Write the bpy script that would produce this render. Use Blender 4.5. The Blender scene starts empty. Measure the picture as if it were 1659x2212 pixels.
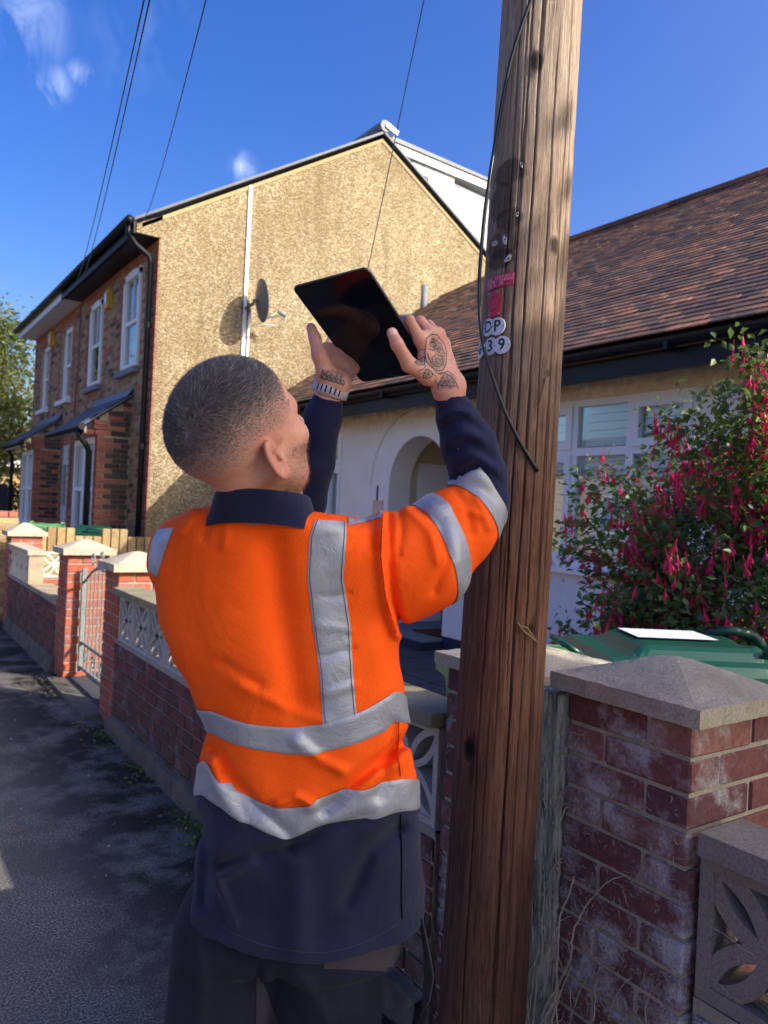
import bpy, bmesh, math, random
import numpy as np
from mathutils import Vector, Matrix
from mathutils.bvhtree import BVHTree
random.seed(7); RNG = np.random.default_rng(7)
PI = math.pi
scene = bpy.context.scene
COL = scene.collection

# ---------------------------------------------------------------- camera, sky, sun
FPX, ROLL, YAW, CAMH = 1661.0, 0.048, math.radians(34.3), 1.5
CX, CY = 829.5, 1103.0
fw = np.array([math.sin(YAW), math.cos(YAW), 0.0])
rt = np.array([math.cos(YAW), -math.sin(YAW), 0.0])
up = np.array([0, 0, 1.0])
cam_d = bpy.data.cameras.new('camera'); cam = bpy.data.objects.new('camera', cam_d); COL.objects.link(cam)
cr, sr = math.cos(ROLL), math.sin(ROLL)
cx_ = rt * cr + up * sr; cy_ = -rt * sr + up * cr; cz_ = -fw
cam.matrix_world = Matrix(((cx_[0], cy_[0], cz_[0], 0), (cx_[1], cy_[1], cz_[1], 0), (cx_[2], cy_[2], cz_[2], CAMH), (0, 0, 0, 1)))
cam_d.sensor_fit = 'VERTICAL'; cam_d.sensor_height = 36.0; cam_d.lens = FPX / 2212 * 36
cam_d.shift_y = -3 / 2212
cam_d.clip_start = 0.05; cam_d.clip_end = 2000
cam_d.dof.use_dof = True; cam_d.dof.focus_distance = 1.4; cam_d.dof.aperture_fstop = 7.5
scene.camera = cam

SUN_AZ, SUN_EL = math.radians(34.5), math.radians(32.3)
sun_dir = np.array([math.sin(SUN_AZ) * math.cos(SUN_EL), -math.cos(SUN_AZ) * math.cos(SUN_EL), math.sin(SUN_EL)])
world = bpy.data.worlds.new("World"); scene.world = world; world.use_nodes = True
wn = world.node_tree; wn.nodes.clear()
sky = wn.nodes.new('ShaderNodeTexSky'); sky.sky_type = 'NISHITA'; sky.sun_disc = False
sky.sun_elevation = SUN_EL; sky.sun_rotation = math.atan2(sun_dir[0], sun_dir[1])
sky.air_density = 1.0; sky.dust_density = 4.0; sky.ozone_density = 2.0; sky.altitude = 0
bg = wn.nodes.new('ShaderNodeBackground'); bg.inputs[1].default_value = 0.15
wo = wn.nodes.new('ShaderNodeOutputWorld')
wn.links.new(bg.outputs[0], wo.inputs[0])
sd = bpy.data.lights.new('sun', 'SUN'); sd.energy = 2.35; sd.angle = math.radians(0.53); sd.color = (1.0, 0.925, 0.83)
sun = bpy.data.objects.new('sun', sd); COL.objects.link(sun)
sun.rotation_euler = Vector(sun_dir).to_track_quat('Z', 'Y').to_euler(); sun.location = (6, -8, 12)
scene.view_settings.view_transform = 'Standard'; scene.view_settings.look = 'None'
scene.view_settings.gamma = 1.0; scene.view_settings.use_curve_mapping = False
scene.view_settings.exposure = 1.66
scene.cycles.max_bounces = 6

# ---------------------------------------------------------------- photograph pixel (1659 wide) <-> world, used only to measure places
def ray(x, y):
    a = x - CX; b = -(y - CY)
    A = a * cr - b * sr; B = a * sr + b * cr
    return fw * FPX + rt * A + up * B
O = np.array([0, 0, CAMH])
def on(x, y, ax, v):
    d = ray(x, y); i = 'XYZ'.index(ax)
    return O + d * ((v - O[i]) / d[i])
def dep(x, y, D): return O + ray(x, y) * (D / FPX)
def proj(p):
    p = np.asarray(p, float) - O
    A = p @ rt; B = p[..., 2]; D = p @ fw
    a = A * cr + B * sr; b = -A * sr + B * cr
    D = np.where(np.abs(D) < 1e-6, 1e-6, D)
    return np.stack([CX + a * FPX / D, CY - b * FPX / D, D], -1)
# clouds: a few faint wisps by direction in the sky
def node(nt, t, ins=None, **kw):
    n = nt.nodes.new(t)
    for k, v in kw.items(): setattr(n, k, v)
    if ins:
        for k, v in ins.items():
            s = n.inputs[k]
            if isinstance(v, bpy.types.NodeSocket): nt.links.new(v, s)
            else: s.default_value = v
    return n
tc = node(wn, 'ShaderNodeTexCoord')
acc = None
for (x, y, rad, st) in ((45, 40, .065, .24), (115, 185, .03, .3), (172, 155, .018, .38), (100, 215, .016, .3), (527, 365, .024, .45), (300, 60, .10, .04)):
    d = ray(x, y); d = d / np.linalg.norm(d)
    dist = node(wn, 'ShaderNodeVectorMath', {0: tc.outputs['Generated'], 1: tuple(d)}, operation='DISTANCE')
    mr = node(wn, 'ShaderNodeMapRange', {0: dist.outputs['Value'], 1: 0.0, 2: rad, 3: st, 4: 0.0}, interpolation_type='SMOOTHSTEP')
    acc = mr.outputs[0] if acc is None else node(wn, 'ShaderNodeMath', {0: acc, 1: mr.outputs[0]}, operation='MAXIMUM').outputs[0]
mp = node(wn, 'ShaderNodeMapping', {0: tc.outputs['Generated'], 3: (14, 14, 7)})
nz = node(wn, 'ShaderNodeTexNoise', {'Vector': mp.outputs[0], 'Scale': 1.6, 'Detail': 7, 'Roughness': .62, 'Distortion': .6})
nr = node(wn, 'ShaderNodeMapRange', {0: nz.outputs[0], 1: .44, 2: .72, 3: 0, 4: 1.0})
cm = node(wn, 'ShaderNodeMath', {0: acc, 1: nr.outputs[0]}, operation='MULTIPLY', use_clamp=True)
hs = node(wn, 'ShaderNodeHueSaturation', {'Hue': .521, 'Saturation': 1.48, 'Value': .58, 'Color': sky.outputs[0]})
mx = node(wn, 'ShaderNodeMix', {0: cm.outputs[0], 6: hs.outputs[0], 7: (4.4, 4.7, 5.2, 1)}, data_type='RGBA')
wn.links.new(mx.outputs[2], bg.inputs[0])

# ---------------------------------------------------------------- materials
def srgb(r, g, b):
    f = lambda c: (c / 255 / 12.92) if c / 255 < .04045 else ((c / 255 + .055) / 1.055) ** 2.4
    return (f(r), f(g), f(b), 1)
class Mat:
    def __init__(s, name, rough=.8, spec=.3, metal=0.0):
        s.m = bpy.data.materials.new(name); s.m.use_nodes = True; s.nt = s.m.node_tree
        s.b = s.nt.nodes['Principled BSDF']; s.b.inputs['Roughness'].default_value = rough
        s.b.inputs['Specular IOR Level'].default_value = spec; s.b.inputs['Metallic'].default_value = metal
        s.co = None; s.h = None
    def n(s, t, ins=None, **kw): return node(s.nt, t, ins, **kw)
    def pos(s, scale=(1, 1, 1)):
        g = s.n('ShaderNodeNewGeometry')
        return s.n('ShaderNodeMapping', {0: g.outputs['Position'], 3: scale}).outputs[0]
    def noise(s, scale, detail=4, rough=.55, st=(1, 1, 1), dist=0.0):
        return s.n('ShaderNodeTexNoise', {'Vector': s.pos(st), 'Scale': scale, 'Detail': detail, 'Roughness': rough, 'Distortion': dist}).outputs[0]
    def voro(s, scale, st=(1, 1, 1), feature='F1', out=0):
        return s.n('ShaderNodeTexVoronoi', {'Vector': s.pos(st), 'Scale': scale}, feature=feature).outputs[out]
    def ramp(s, fac, stops):
        r = s.n('ShaderNodeValToRGB', {0: fac}); e = r.color_ramp.elements
        while len(e) < len(stops): e.new(.5)
        for k, (p, c) in enumerate(stops):
            e[k].position = p; e[k].color = c if len(c) == 4 else (*c, 1)
        return r.outputs[0]
    def rng(s, v, a, b, c=0.0, d=1.0): return s.n('ShaderNodeMapRange', {0: v, 1: a, 2: b, 3: c, 4: d}).outputs[0]
    def mix(s, f, a, b, mode='MIX'):
        return s.n('ShaderNodeMix', {0: f, 6: a, 7: b}, data_type='RGBA', blend_type=mode).outputs[2]
    def math(s, op, a, b=0.0): return s.n('ShaderNodeMath', {0: a, 1: b}, operation=op, use_clamp=False).outputs[0]
    def rnd(s):
        o = s.n('ShaderNodeObjectInfo').outputs['Random']; g = s.n('ShaderNodeNewGeometry').outputs['Random Per Island']
        return s.math('FRACT', s.math('ADD', s.math('MULTIPLY', o, 7.31), g))
    def color(s, c):
        if isinstance(c, bpy.types.NodeSocket): s.nt.links.new(c, s.b.inputs['Base Color'])
        else: s.b.inputs['Base Color'].default_value = c
        return s
    def rough(s, c): s.nt.links.new(c, s.b.inputs['Roughness']); return s
    def bump(s, h, strength=.5, dist=.01):
        ins = {'Height': h, 'Strength': strength, 'Distance': dist}
        if s.h is not None: ins['Normal'] = s.h
        s.h = s.n('ShaderNodeBump', ins).outputs[0]
        s.nt.links.new(s.h, s.b.inputs['Normal']); return s
def simple(name, c, rough=.7, spec=.3, metal=0., var=.25, scale=12, bs=0., bsc=60, bd=.003):
    m = Mat(name, rough, spec, metal)
    c = tuple(c[:3]); n = m.noise(scale, 5)
    m.color(m.ramp(n, [(.25, tuple(x * (1 - var) for x in c)), (.75, tuple(min(1, x * (1 + var)) for x in c))]))
    if bs: m.bump(m.noise(bsc, 4), bs, bd)
    return m.m
def brick_mat(name, cols, white=0.0, grime=.25, wscale=7, low=None):
    m = Mat(name, .88, .2); r = m.rnd()
    k = len(cols); base = m.ramp(r, [((i + .5) / k, c) for i, c in enumerate(cols)])
    n1 = m.noise(55, 6, .65)
    c = m.mix(m.rng(n1, .35, .75, 0, .55), base, (.02, .012, .014, 1))
    c = m.mix(m.rng(m.noise(11, 4), .5, .8, 0, grime), c, (.07, .055, .045, 1))
    if low: # green and grey dirt that has settled in the lower courses
        z = m.n('ShaderNodeSeparateXYZ', {0: m.pos()}).outputs[2]
        f = m.math('MULTIPLY', m.rng(z, low, low - .28, 0, .8), m.rng(m.noise(6, 3), .3, .7, .25, 1))
        c = m.mix(f, c, (.085, .075, .05, 1))
    if white:
        w = m.math('MULTIPLY', m.rng(m.noise(wscale, 6, .7), .52, .68, 0, white), m.rng(m.noise(150, 3, .8), .25, .55, 0, 1))
        c = m.mix(w, c, (.42, .42, .44, 1))
    m.color(c); m.bump(n1, .5, .004); m.bump(m.noise(220, 3), .35, .0015)
    return m.m
R_ = lambda *a: [srgb(*x) for x in a]
MAT = {}
MAT['brick_near'] = brick_mat('weathered_red_brick', R_((128, 82, 80), (106, 70, 74), (136, 92, 86), (118, 76, 76), (98, 66, 74), (150, 104, 96)), white=1.35, wscale=4.5)
MAT['brick_wall'] = brick_mat('garden_wall_brick', R_((128, 78, 70), (112, 72, 68), (138, 84, 74), (120, 76, 72), (106, 72, 70)), white=.4, low=.42)
MAT['brick_pier'] = brick_mat('bright_pier_brick', R_((194, 104, 78), (164, 96, 86), (200, 114, 84), (178, 104, 88), (184, 100, 76)), white=.35)
MAT['red'] = brick_mat('house_red_brick', R_((178, 112, 90), (166, 102, 84), (188, 122, 98), (156, 98, 84)), grime=.2)
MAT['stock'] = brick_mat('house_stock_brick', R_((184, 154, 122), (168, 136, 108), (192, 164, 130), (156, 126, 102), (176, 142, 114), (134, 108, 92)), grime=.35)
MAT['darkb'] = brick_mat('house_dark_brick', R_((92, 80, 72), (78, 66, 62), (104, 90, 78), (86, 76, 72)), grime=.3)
MAT['yellow'] = brick_mat('yellow_stock_brick', R_((196, 170, 120), (178, 152, 104), (206, 182, 134), (164, 136, 98)), grime=.4)
def mortar(name, c):
    m = Mat(name, .95, .1); n = m.noise(90, 6, .7)
    m.color(m.mix(m.rng(m.noise(9, 4), .4, .7, 0, .6), m.ramp(n, [(.3, tuple(x * .6 for x in c[:3])), (.7, c)]), tuple(x * .45 for x in c[:3]) + (1,)))
    m.bump(n, .8, .004); return m.m
MAT['mortar'] = mortar('grey_mortar', srgb(186, 178, 162)); MAT['mortar_w'] = mortar('warm_mortar', srgb(190, 174, 146))
def stone(name, c, spk=.5, lich=0.0):
    m = Mat(name, .92, .15); n = m.noise(160, 5, .75)
    b = m.ramp(n, [(.3, tuple(x * .55 for x in c[:3])), (.5, c), (.72, tuple(min(1, x * 1.35) for x in c[:3]))])
    b = m.mix(m.rng(m.noise(5, 5, .6), .45, .7, 0, spk), b, tuple(x * .5 for x in c[:3]) + (1,))
    if lich: b = m.mix(m.rng(m.noise(14, 5, .7), .55, .7, 0, lich), b, srgb(150, 148, 110))
    m.color(b); m.bump(n, .7, .004); m.bump(m.noise(30, 4), .4, .006); return m.m
MAT['cap'] = stone('concrete_cap', srgb(186, 176, 156), .4, .3)
MAT['cap_near'] = stone('rough_concrete_cap', srgb(166, 158, 144), .6, .7)
MAT['screen'] = stone('pale_screen_block', srgb(188, 184, 176), .35)
MAT['screen_grey'] = stone('grey_screen_block', srgb(140, 132, 126), .4)
MAT['screen_white'] = stone('white_screen_block', srgb(225, 218, 200), .2)
MAT['coping'] = stone('mossy_coping', srgb(150, 142, 118), .6, .4)
# pebbledash
m = Mat('tan_pebbledash', .8, .35)
v = m.voro(56, (1, 1, 1)); vc = m.n('ShaderNodeTexVoronoi', {'Vector': m.pos(), 'Scale': 56}).outputs['Color']
vr = m.n('ShaderNodeSeparateColor', {0: vc}).outputs[0]
c = m.ramp(vr, [(0, srgb(112, 96, 70)), (.3, srgb(152, 134, 100)), (.7, srgb(176, 158, 124)), (1, srgb(218, 204, 172))])
c = m.mix(m.rng(m.voro(56, feature='F1'), .5, .8, 0, .5), c, srgb(96, 78, 50))
c = m.mix(m.rng(m.noise(.9, 5, .65), .42, .62, 0, .42), c, srgb(118, 98, 70)); c = m.mix(m.rng(m.noise(3, 5, .7, (1, 1, .12)), .52, .68, 0, .5), c, srgb(108, 92, 68))
m.color(c); m.bump(m.math('SUBTRACT', 1.0, v), .9, .016); MAT['dash'] = m.m
MAT['dash_verge'] = simple('smoother_render_band', srgb(168, 150, 114), .9, .2, var=.3, scale=50, bs=.6, bsc=70, bd=.006)
# painted render
m = Mat('cream_render', .85, .2); n = m.noise(70, 5, .65)
z = m.n('ShaderNodeSeparateXYZ', {0: m.pos()}).outputs[2]
c = m.mix(m.rng(m.noise(3, 5, .6), .4, .7, 0, .35), srgb(238, 234, 228), srgb(214, 208, 196))
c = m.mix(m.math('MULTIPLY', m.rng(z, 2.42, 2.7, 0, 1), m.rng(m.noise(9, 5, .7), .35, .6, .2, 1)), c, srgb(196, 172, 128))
m.color(c); m.bump(n, .5, .006); MAT['cream'] = m.m
m = Mat('painted_brick', .8, .2)
br = m.n('ShaderNodeTexBrick', {'Vector': m.n('ShaderNodeMapping', {0: m.n('ShaderNodeNewGeometry').outputs['Position'], 2: (PI / 2, 0, PI / 2)}).outputs[0], 'Scale': 1.0, 'Mortar Size': .006, 'Brick Width': .225, 'Row Height': .075, 'Color1': (1, 1, 1, 1), 'Color2': (.9, .9, .9, 1), 'Mortar': (0, 0, 0, 1)})
m.color(m.mix(m.rng(m.noise(5, 5), .4, .7, 0, .3), srgb(232, 230, 230), srgb(206, 202, 200)))
m.bump(br.outputs[0], .35, .005); m.bump(m.noise(60, 5), .3, .004); MAT['painted'] = m.m
MAT['porch'] = simple('beige_porch_render', srgb(206, 190, 160), .9, .15, var=.15, scale=3, bs=.3)
MAT['plinth'] = simple('blue_black_plinth', srgb(50, 52, 68), .8, .3, var=.3, bs=.5)
MAT['white'] = simple('white_upvc', srgb(226, 230, 236), .35, .5, var=.04)
MAT['whitewood'] = simple('white_painted_wood', srgb(222, 224, 228), .5, .4, var=.06)
MAT['blackplastic'] = simple('black_gutter_plastic', (.008, .009, .013), .45, .25, var=.3)
MAT['cable'] = simple('black_cable', (.01, .011, .014), .4, .5, var=.2)
MAT['wire'] = simple('overhead_wire', (.06, .12, .2), .6, .3)
MAT['leadgrey'] = simple('lead_grey', srgb(120, 126, 134), .6, .4, var=.2)
MAT['sill'] = simple('stone_sill', srgb(122, 126, 132), .8, .2, var=.15, bs=.3)
MAT['yellowbox'] = simple('yellow_alarm', srgb(214, 168, 50), .5, .4, var=.08)
MAT['dish'] = simple('dish_grey', srgb(96, 102, 108), .55, .4)
MAT['galv'] = simple('grey_iron', srgb(132, 138, 136), .55, .4, metal=.2, var=.3, scale=40)
MAT['rustiron'] = simple('dark_iron', (.03, .025, .022), .7, .3, var=.4, scale=40)
MAT['blind'] = simple('white_shutter', srgb(236, 240, 242), .6, .3, var=.05)
MAT['dark'] = simple('dark_interior', (.02, .022, .026), .9, .1)
MAT['curtain'] = simple('net_curtain', srgb(150, 158, 160), .9, .1, var=.1, scale=4)
MAT['door'] = simple('pale_door', srgb(200, 205, 212), .5, .3, var=.05)
g = Mat('window_glass', .03, .5); g.b.inputs['Transmission Weight'].default_value = .0
g.nt.nodes.remove(g.b)
gl = g.n('ShaderNodeBsdfGlossy', {'Roughness': .015, 'Color': (.95, .97, 1, 1)}); tr = g.n('ShaderNodeBsdfTransparent', {0: (.9, .94, .93, 1)})
lw = g.n('ShaderNodeFresnel', {0: 1.5})
ms = g.n('ShaderNodeMixShader', {0: g.rng(lw.outputs[0], 0, 1, .02, .42), 1: tr.outputs[0], 2: gl.outputs[0]})
g.nt.links.new(ms.outputs[0], g.nt.nodes['Material Output'].inputs[0]); MAT['glass'] = g.m
# slate and tiles
def tile_mat(name, cols, rough=.75):
    m = Mat(name, rough, .35); r = m.rnd()
    b = m.ramp(r, [((i + .5) / len(cols), c) for i, c in enumerate(cols)])
    zone = m.rng(m.noise(.9, 4, .6), .44, .58, 0, .85)
    b = m.mix(zone, b, m.mix(.45, b, srgb(52, 44, 46)))
    b = m.mix(m.rng(m.noise(40, 5), .4, .8, 0, .5), b, (.02, .018, .018, 1))
    b = m.mix(m.rng(m.noise(6, 5, .75), .64, .72, 0, .6), b, srgb(150, 140, 130))
    m.color(b); m.bump(m.noise(120, 4), .4, .003); return m.m
MAT['tile'] = tile_mat('clay_roof_tile', R_((146, 108, 86), (102, 84, 72), (164, 114, 88), (72, 66, 62), (126, 94, 78), (90, 80, 72), (178, 124, 92)))
MAT['slate'] = simple('blue_grey_slate', srgb(78, 84, 98), .55, .5, var=.25, scale=6, bs=.3)
m = Mat('pale_dormer_slate', .5, .5); r = m.rnd()
m.color(m.ramp(r, [(.1, srgb(140, 146, 152)), (.5, srgb(164, 167, 170)), (.9, srgb(184, 185, 186))])); m.bump(m.noise(20, 4), .1, .004); MAT['whiteslate'] = m.m
# asphalt
m = Mat('worn_asphalt', .85, .2); n = m.noise(130, 4, .8)
c = m.ramp(n, [(.36, (.032, .029, .026)), (.5, (.13, .118, .104)), (.64, (.48, .45, .41))])
c = m.mix(m.rng(m.noise(1.3, 6, .65), .4, .62, 0, .55), c, srgb(132, 128, 122))
xx = m.n('ShaderNodeSeparateXYZ', {0: m.pos()}).outputs[0]
moss = m.math('MULTIPLY', m.rng(xx, .25, 1.1, 0, 1), m.rng(m.noise(2.6, 6, .7), .40, .54, 0, 1))
c = m.mix(m.math('MULTIPLY', moss, .9), c, srgb(34, 32, 24))
m.color(c); m.bump(n, .8, .006); MAT['asphalt'] = m.m
m.bump(m.noise(5, 3), .3, .02)
MAT['road'] = simple('road_asphalt', (.05, .05, .052), .9, .3, var=.4, scale=90, bs=.6, bsc=160)
MAT['paving'] = simple('dark_garden_paving', srgb(70, 70, 76), .85, .3, var=.35, scale=30, bs=.5, bsc=40)
MAT['kerb'] = stone('kerb_stone', srgb(140, 136, 130))
MAT['soil'] = simple('garden_soil', srgb(70, 56, 42), .95, .1, var=.5, scale=20, bs=.8)
MAT['footing'] = stone('rendered_footing', srgb(112, 106, 96), .9, .5)
def leaf_mat(name, cols, tr=.25):
    m = Mat(name, .45, .4); r = m.rnd()
    m.color(m.ramp(r, [((i + .5) / len(cols), c) for i, c in enumerate(cols)]))
    t = m.n('ShaderNodeBsdfTranslucent', {0: tuple(min(1, x * 1.8) for x in cols[0][:3]) + (1,)})
    ms = m.n('ShaderNodeMixShader', {0: tr, 1: m.b.outputs[0], 2: t.outputs[0]})
    m.nt.links.new(ms.outputs[0], m.nt.nodes['Material Output'].inputs[0]); return m.m
MAT['leaf'] = leaf_mat('fuchsia_leaf', [(.09, .16, .04, 1), (.055, .11, .035, 1), (.19, .24, .06, 1), (.06, .10, .045, 1)])
MAT['treeleaf'] = leaf_mat('birch_leaf', [(.12, .15, .04, 1), (.17, .19, .05, 1), (.2, .17, .04, 1), (.08, .11, .035, 1), (.13, .14, .05, 1)], .35)
MAT['hedge'] = leaf_mat('dark_hedge_leaf', [(.02, .035, .015, 1), (.03, .045, .02, 1)])
MAT['flower'] = leaf_mat('fuchsia_flower', [(.75, .04, .12, 1), (.85, .07, .16, 1), (.62, .03, .12, 1), (.55, .03, .2, 1)], .3)
MAT['twig'] = simple('pale_twig', srgb(140, 118, 92), .9, .1, var=.35)
MAT['bark'] = simple('tree_bark', srgb(120, 110, 98), .9, .1, var=.4, bs=.5)
MAT['dryleaf'] = leaf_mat('dead_leaf', [srgb(120, 96, 56), srgb(150, 126, 78), srgb(88, 66, 44), srgb(70, 84, 40)], .1)
MAT['bin'] = simple('dark_green_bin_plastic', srgb(14, 66, 52), .38, .5, var=.12, scale=3, bs=.05)
MAT['bin_l'] = simple('light_green_bin_plastic', srgb(84, 134, 84), .45, .45, var=.12, scale=3)
MAT['bin_b'] = simple('blue_bin_plastic', srgb(40, 62, 104), .4, .5)
MAT['label'] = simple('white_bin_label', srgb(206, 210, 222), .5, .4, var=.05)

# ---------------------------------------------------------------- mesh helpers
BASE = {}
def link(o, parent=None):
    COL.objects.link(o)
    if parent is not None:
        o.parent = parent; b = BASE.get(parent.name, Vector((0, 0, 0)))
        o.location = -b
        BASE[o.name] = Vector((0, 0, 0))
    return o
def mesh(name, verts, faces, mats, smooth=False, mi=None):
    me = bpy.data.meshes.new(name)
    me.from_pydata([tuple(map(float, v)) for v in verts], [], [tuple(map(int, f)) for f in faces])
    for m_ in (mats if isinstance(mats, (list, tuple)) else [mats]): me.materials.append(m_)
    if mi is not None: me.polygons.foreach_set('material_index', np.asarray(mi, np.int32))
    if smooth: me.polygons.foreach_set('use_smooth', np.ones(len(me.polygons), bool))
    me.update(); return me
def tag(o, label=None, cat=None, group=None, kind=None):
    if label: o['label'] = label
    if cat: o['category'] = cat
    if group: o['group'] = group
    if kind: o['kind'] = kind
    return o
def thing(name, loc, label, cat, group=None):
    o = bpy.data.objects.new(name, None); COL.objects.link(o); o.location = loc; o.empty_display_size = .1
    BASE[o.name] = Vector(loc); return tag(o, label, cat, group)
class G:
    """collects simple solids in world coordinates into one mesh"""
    def __init__(s): s.v = []; s.f = []; s.mi = []
    def add(s, v, f, mi=0):
        k = len(s.v); s.v += [tuple(p) for p in v]; s.f += [tuple(i + k for i in q) for q in f]; s.mi += [mi] * len(f); return s
    def box(s, c, h, M=None, mi=0, top=(1, 1)):
        vs = []
        for dz in (-1, 1):
            for dx, dy in ((-1, -1), (1, -1), (1, 1), (-1, 1)):
                p = Vector((dx * h[0] * (top[0] if dz > 0 else 1), dy * h[1] * (top[1] if dz > 0 else 1), dz * h[2]))
                if M is not None: p = M @ p
                vs.append((p[0] + c[0], p[1] + c[1], p[2] + c[2]))
        return s.add(vs, [(0, 3, 2, 1), (4, 5, 6, 7), (0, 1, 5, 4), (1, 2, 6, 5), (2, 3, 7, 6), (3, 0, 4, 7)], mi)
    def b(s, x0, x1, y0, y1, z0, z1, mi=0):
        return s.box(((x0 + x1) / 2, (y0 + y1) / 2, (z0 + z1) / 2), (abs(x1 - x0) / 2, abs(y1 - y0) / 2, abs(z1 - z0) / 2), None, mi)
    def tube(s, pts, r, n=8, mi=0, cap=True):
        pts = [Vector(p) for p in pts]; rs = r if isinstance(r, (list, tuple, np.ndarray)) else [r] * len(pts)
        k0 = len(s.v); u = None
        for i, p in enumerate(pts):
            t = (pts[min(i + 1, len(pts) - 1)] - pts[max(i - 1, 0)]).normalized()
            if u is None: u = t.orthogonal().normalized()
            u = (u - t * u.dot(t)).normalized(); w = t.cross(u)
            for j in range(n):
                a = 2 * PI * j / n; q = p + (u * math.cos(a) + w * math.sin(a)) * rs[i]; s.v.append(tuple(q))
        for i in range(len(pts) - 1):
            for j in range(n):
                a = k0 + i * n + j; b = k0 + i * n + (j + 1) % n
                s.f.append((a, b, b + n, a + n)); s.mi.append(mi)
        if cap:
            s.f.append(tuple(k0 + j for j in range(n))[::-1]); s.f.append(tuple(k0 + (len(pts) - 1) * n + j for j in range(n))); s.mi += [mi, mi]
        return s
    def prism(s, poly, d, mi=0):
        """poly: 3d outline, d: extrusion vector"""
        n = len(poly); k = len(s.v)
        s.v += [tuple(p) for p in poly] + [tuple(np.asarray(p) + np.asarray(d)) for p in poly]
        s.f += [tuple(k + i for i in range(n))[::-1], tuple(k + n + i for i in range(n))]
        for i in range(n): s.f.append((k + i, k + (i + 1) % n, k + n + (i + 1) % n, k + n + i))
        s.mi += [mi] * (n + 2); return s
    def build(s, name, mats, parent=None, smooth=False):
        me = mesh(name, s.v, s.f, mats, smooth, s.mi)
        o = bpy.data.objects.new(name, me); link(o, parent); return o
def bevbox(mat, bw):
    bm = bmesh.new(); bmesh.ops.create_cube(bm, size=1.0)
    me = bpy.data.meshes.new('piece'); bm.to_mesh(me); bm.free(); me.materials.append(mat); return me
PC = {}
def unit(mat):
    """unit cube with worn, slightly chamfered arrises, shared by alike pieces"""
    k = mat.name
    if k not in PC:
        v = []; e = .5; c = .47
        for sx in (-1, 1):
            for sy in (-1, 1):
                for sz in (-1, 1):
                    v += [(sx * e, sy * c, sz * .44), (sx * c, sy * e, sz * .44), (sx * c, sy * c, sz * e)]
        bm = bmesh.new()
        for p in v: bm.verts.new(p)
        bmesh.ops.convex_hull(bm, input=bm.verts)
        me = bpy.data.meshes.new('piece'); bm.to_mesh(me); bm.free(); me.materials.append(mat); PC[k] = me
    return PC[k]
def in_frame(p, m=40):
    q = proj(p); return (q[..., 2] > .2) & (q[..., 0] > -m) & (q[..., 0] < 1659 + m) & (q[..., 1] > -m) & (q[..., 1] < 2212 + m)
def pieces(parent, name, boxes, limit=300, minpx=6, tiltmax=.006):
    """boxes: (centre, half sizes, rotation Matrix or None, material key). The largest in view become objects, the rest one mesh."""
    C = np.array([b[0] for b in boxes]); H = np.array([b[1] for b in boxes])
    q = proj(C); size = np.where(in_frame(C), np.sort(H, 1)[:, 1] * 2 * FPX / np.maximum(q[:, 2], .2), 0)
    order = np.argsort(-size); ind = set(int(i) for i in order[:limit] if size[i] > minpx)
    pb = BASE.get(parent.name, Vector((0, 0, 0)))
    rest = {}
    for i, (c, h, M, mk) in enumerate(boxes):
        if i in ind:
            o = bpy.data.objects.new(name, unit(MAT[mk])); COL.objects.link(o); o.parent = parent
            o.location = Vector(c) - pb; o.scale = (h[0] * 2, h[1] * 2, h[2] * 2)
            if M is not None: o.rotation_euler = M.to_euler()
        else: rest.setdefault(mk, G()).box(c, h, M)
    if rest:
        g = G(); mats = []
        for k, (mk, gg) in enumerate(rest.items()): g.add(gg.v, gg.f, k); mats.append(MAT[mk])
        o = g.build(name + ('_rows' if ind else ''), mats, parent); o['kind'] = 'stuff'
def jit(a): return random.uniform(-a, a)
def course_wall(axis, face, out, u0, u1, z0, z1, mk, thick=.1, skip=None, off=0., bl=.215, bh=.065, j=.01):
    """stretcher courses in the plane  axis=face ; 'out' is +-1 towards the viewer; returns piece boxes"""
    res = []; nz = int(round((z1 - z0) / (bh + j)))
    for k in range(nz):
        z = z0 + (k + .5) * (bh + j); u = u0 + (-(bl + j) / 2 if (k % 2) else 0) + off
        while u < u1 - .02:
            a, b = max(u, u0), min(u + bl, u1); u += bl + j
            if b - a < .04: continue
            cu = (a + b) / 2
            if skip and skip(cu, z, a, b): continue
            mkk = mk(cu, z) if callable(mk) else mk
            w = face - out * (thick / 2) + out * (.005 + jit(.0015))
            c = (w, cu, z) if axis == 'X' else (cu, w, z)
            h = (thick / 2, (b - a) / 2 - .001, bh / 2) if axis == 'X' else ((b - a) / 2 - .001, thick / 2, bh / 2)
            res.append((c, h, Matrix.Rotation(jit(.006), 3, 'X' if axis == 'X' else 'Y'), mkk))
    return res
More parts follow.
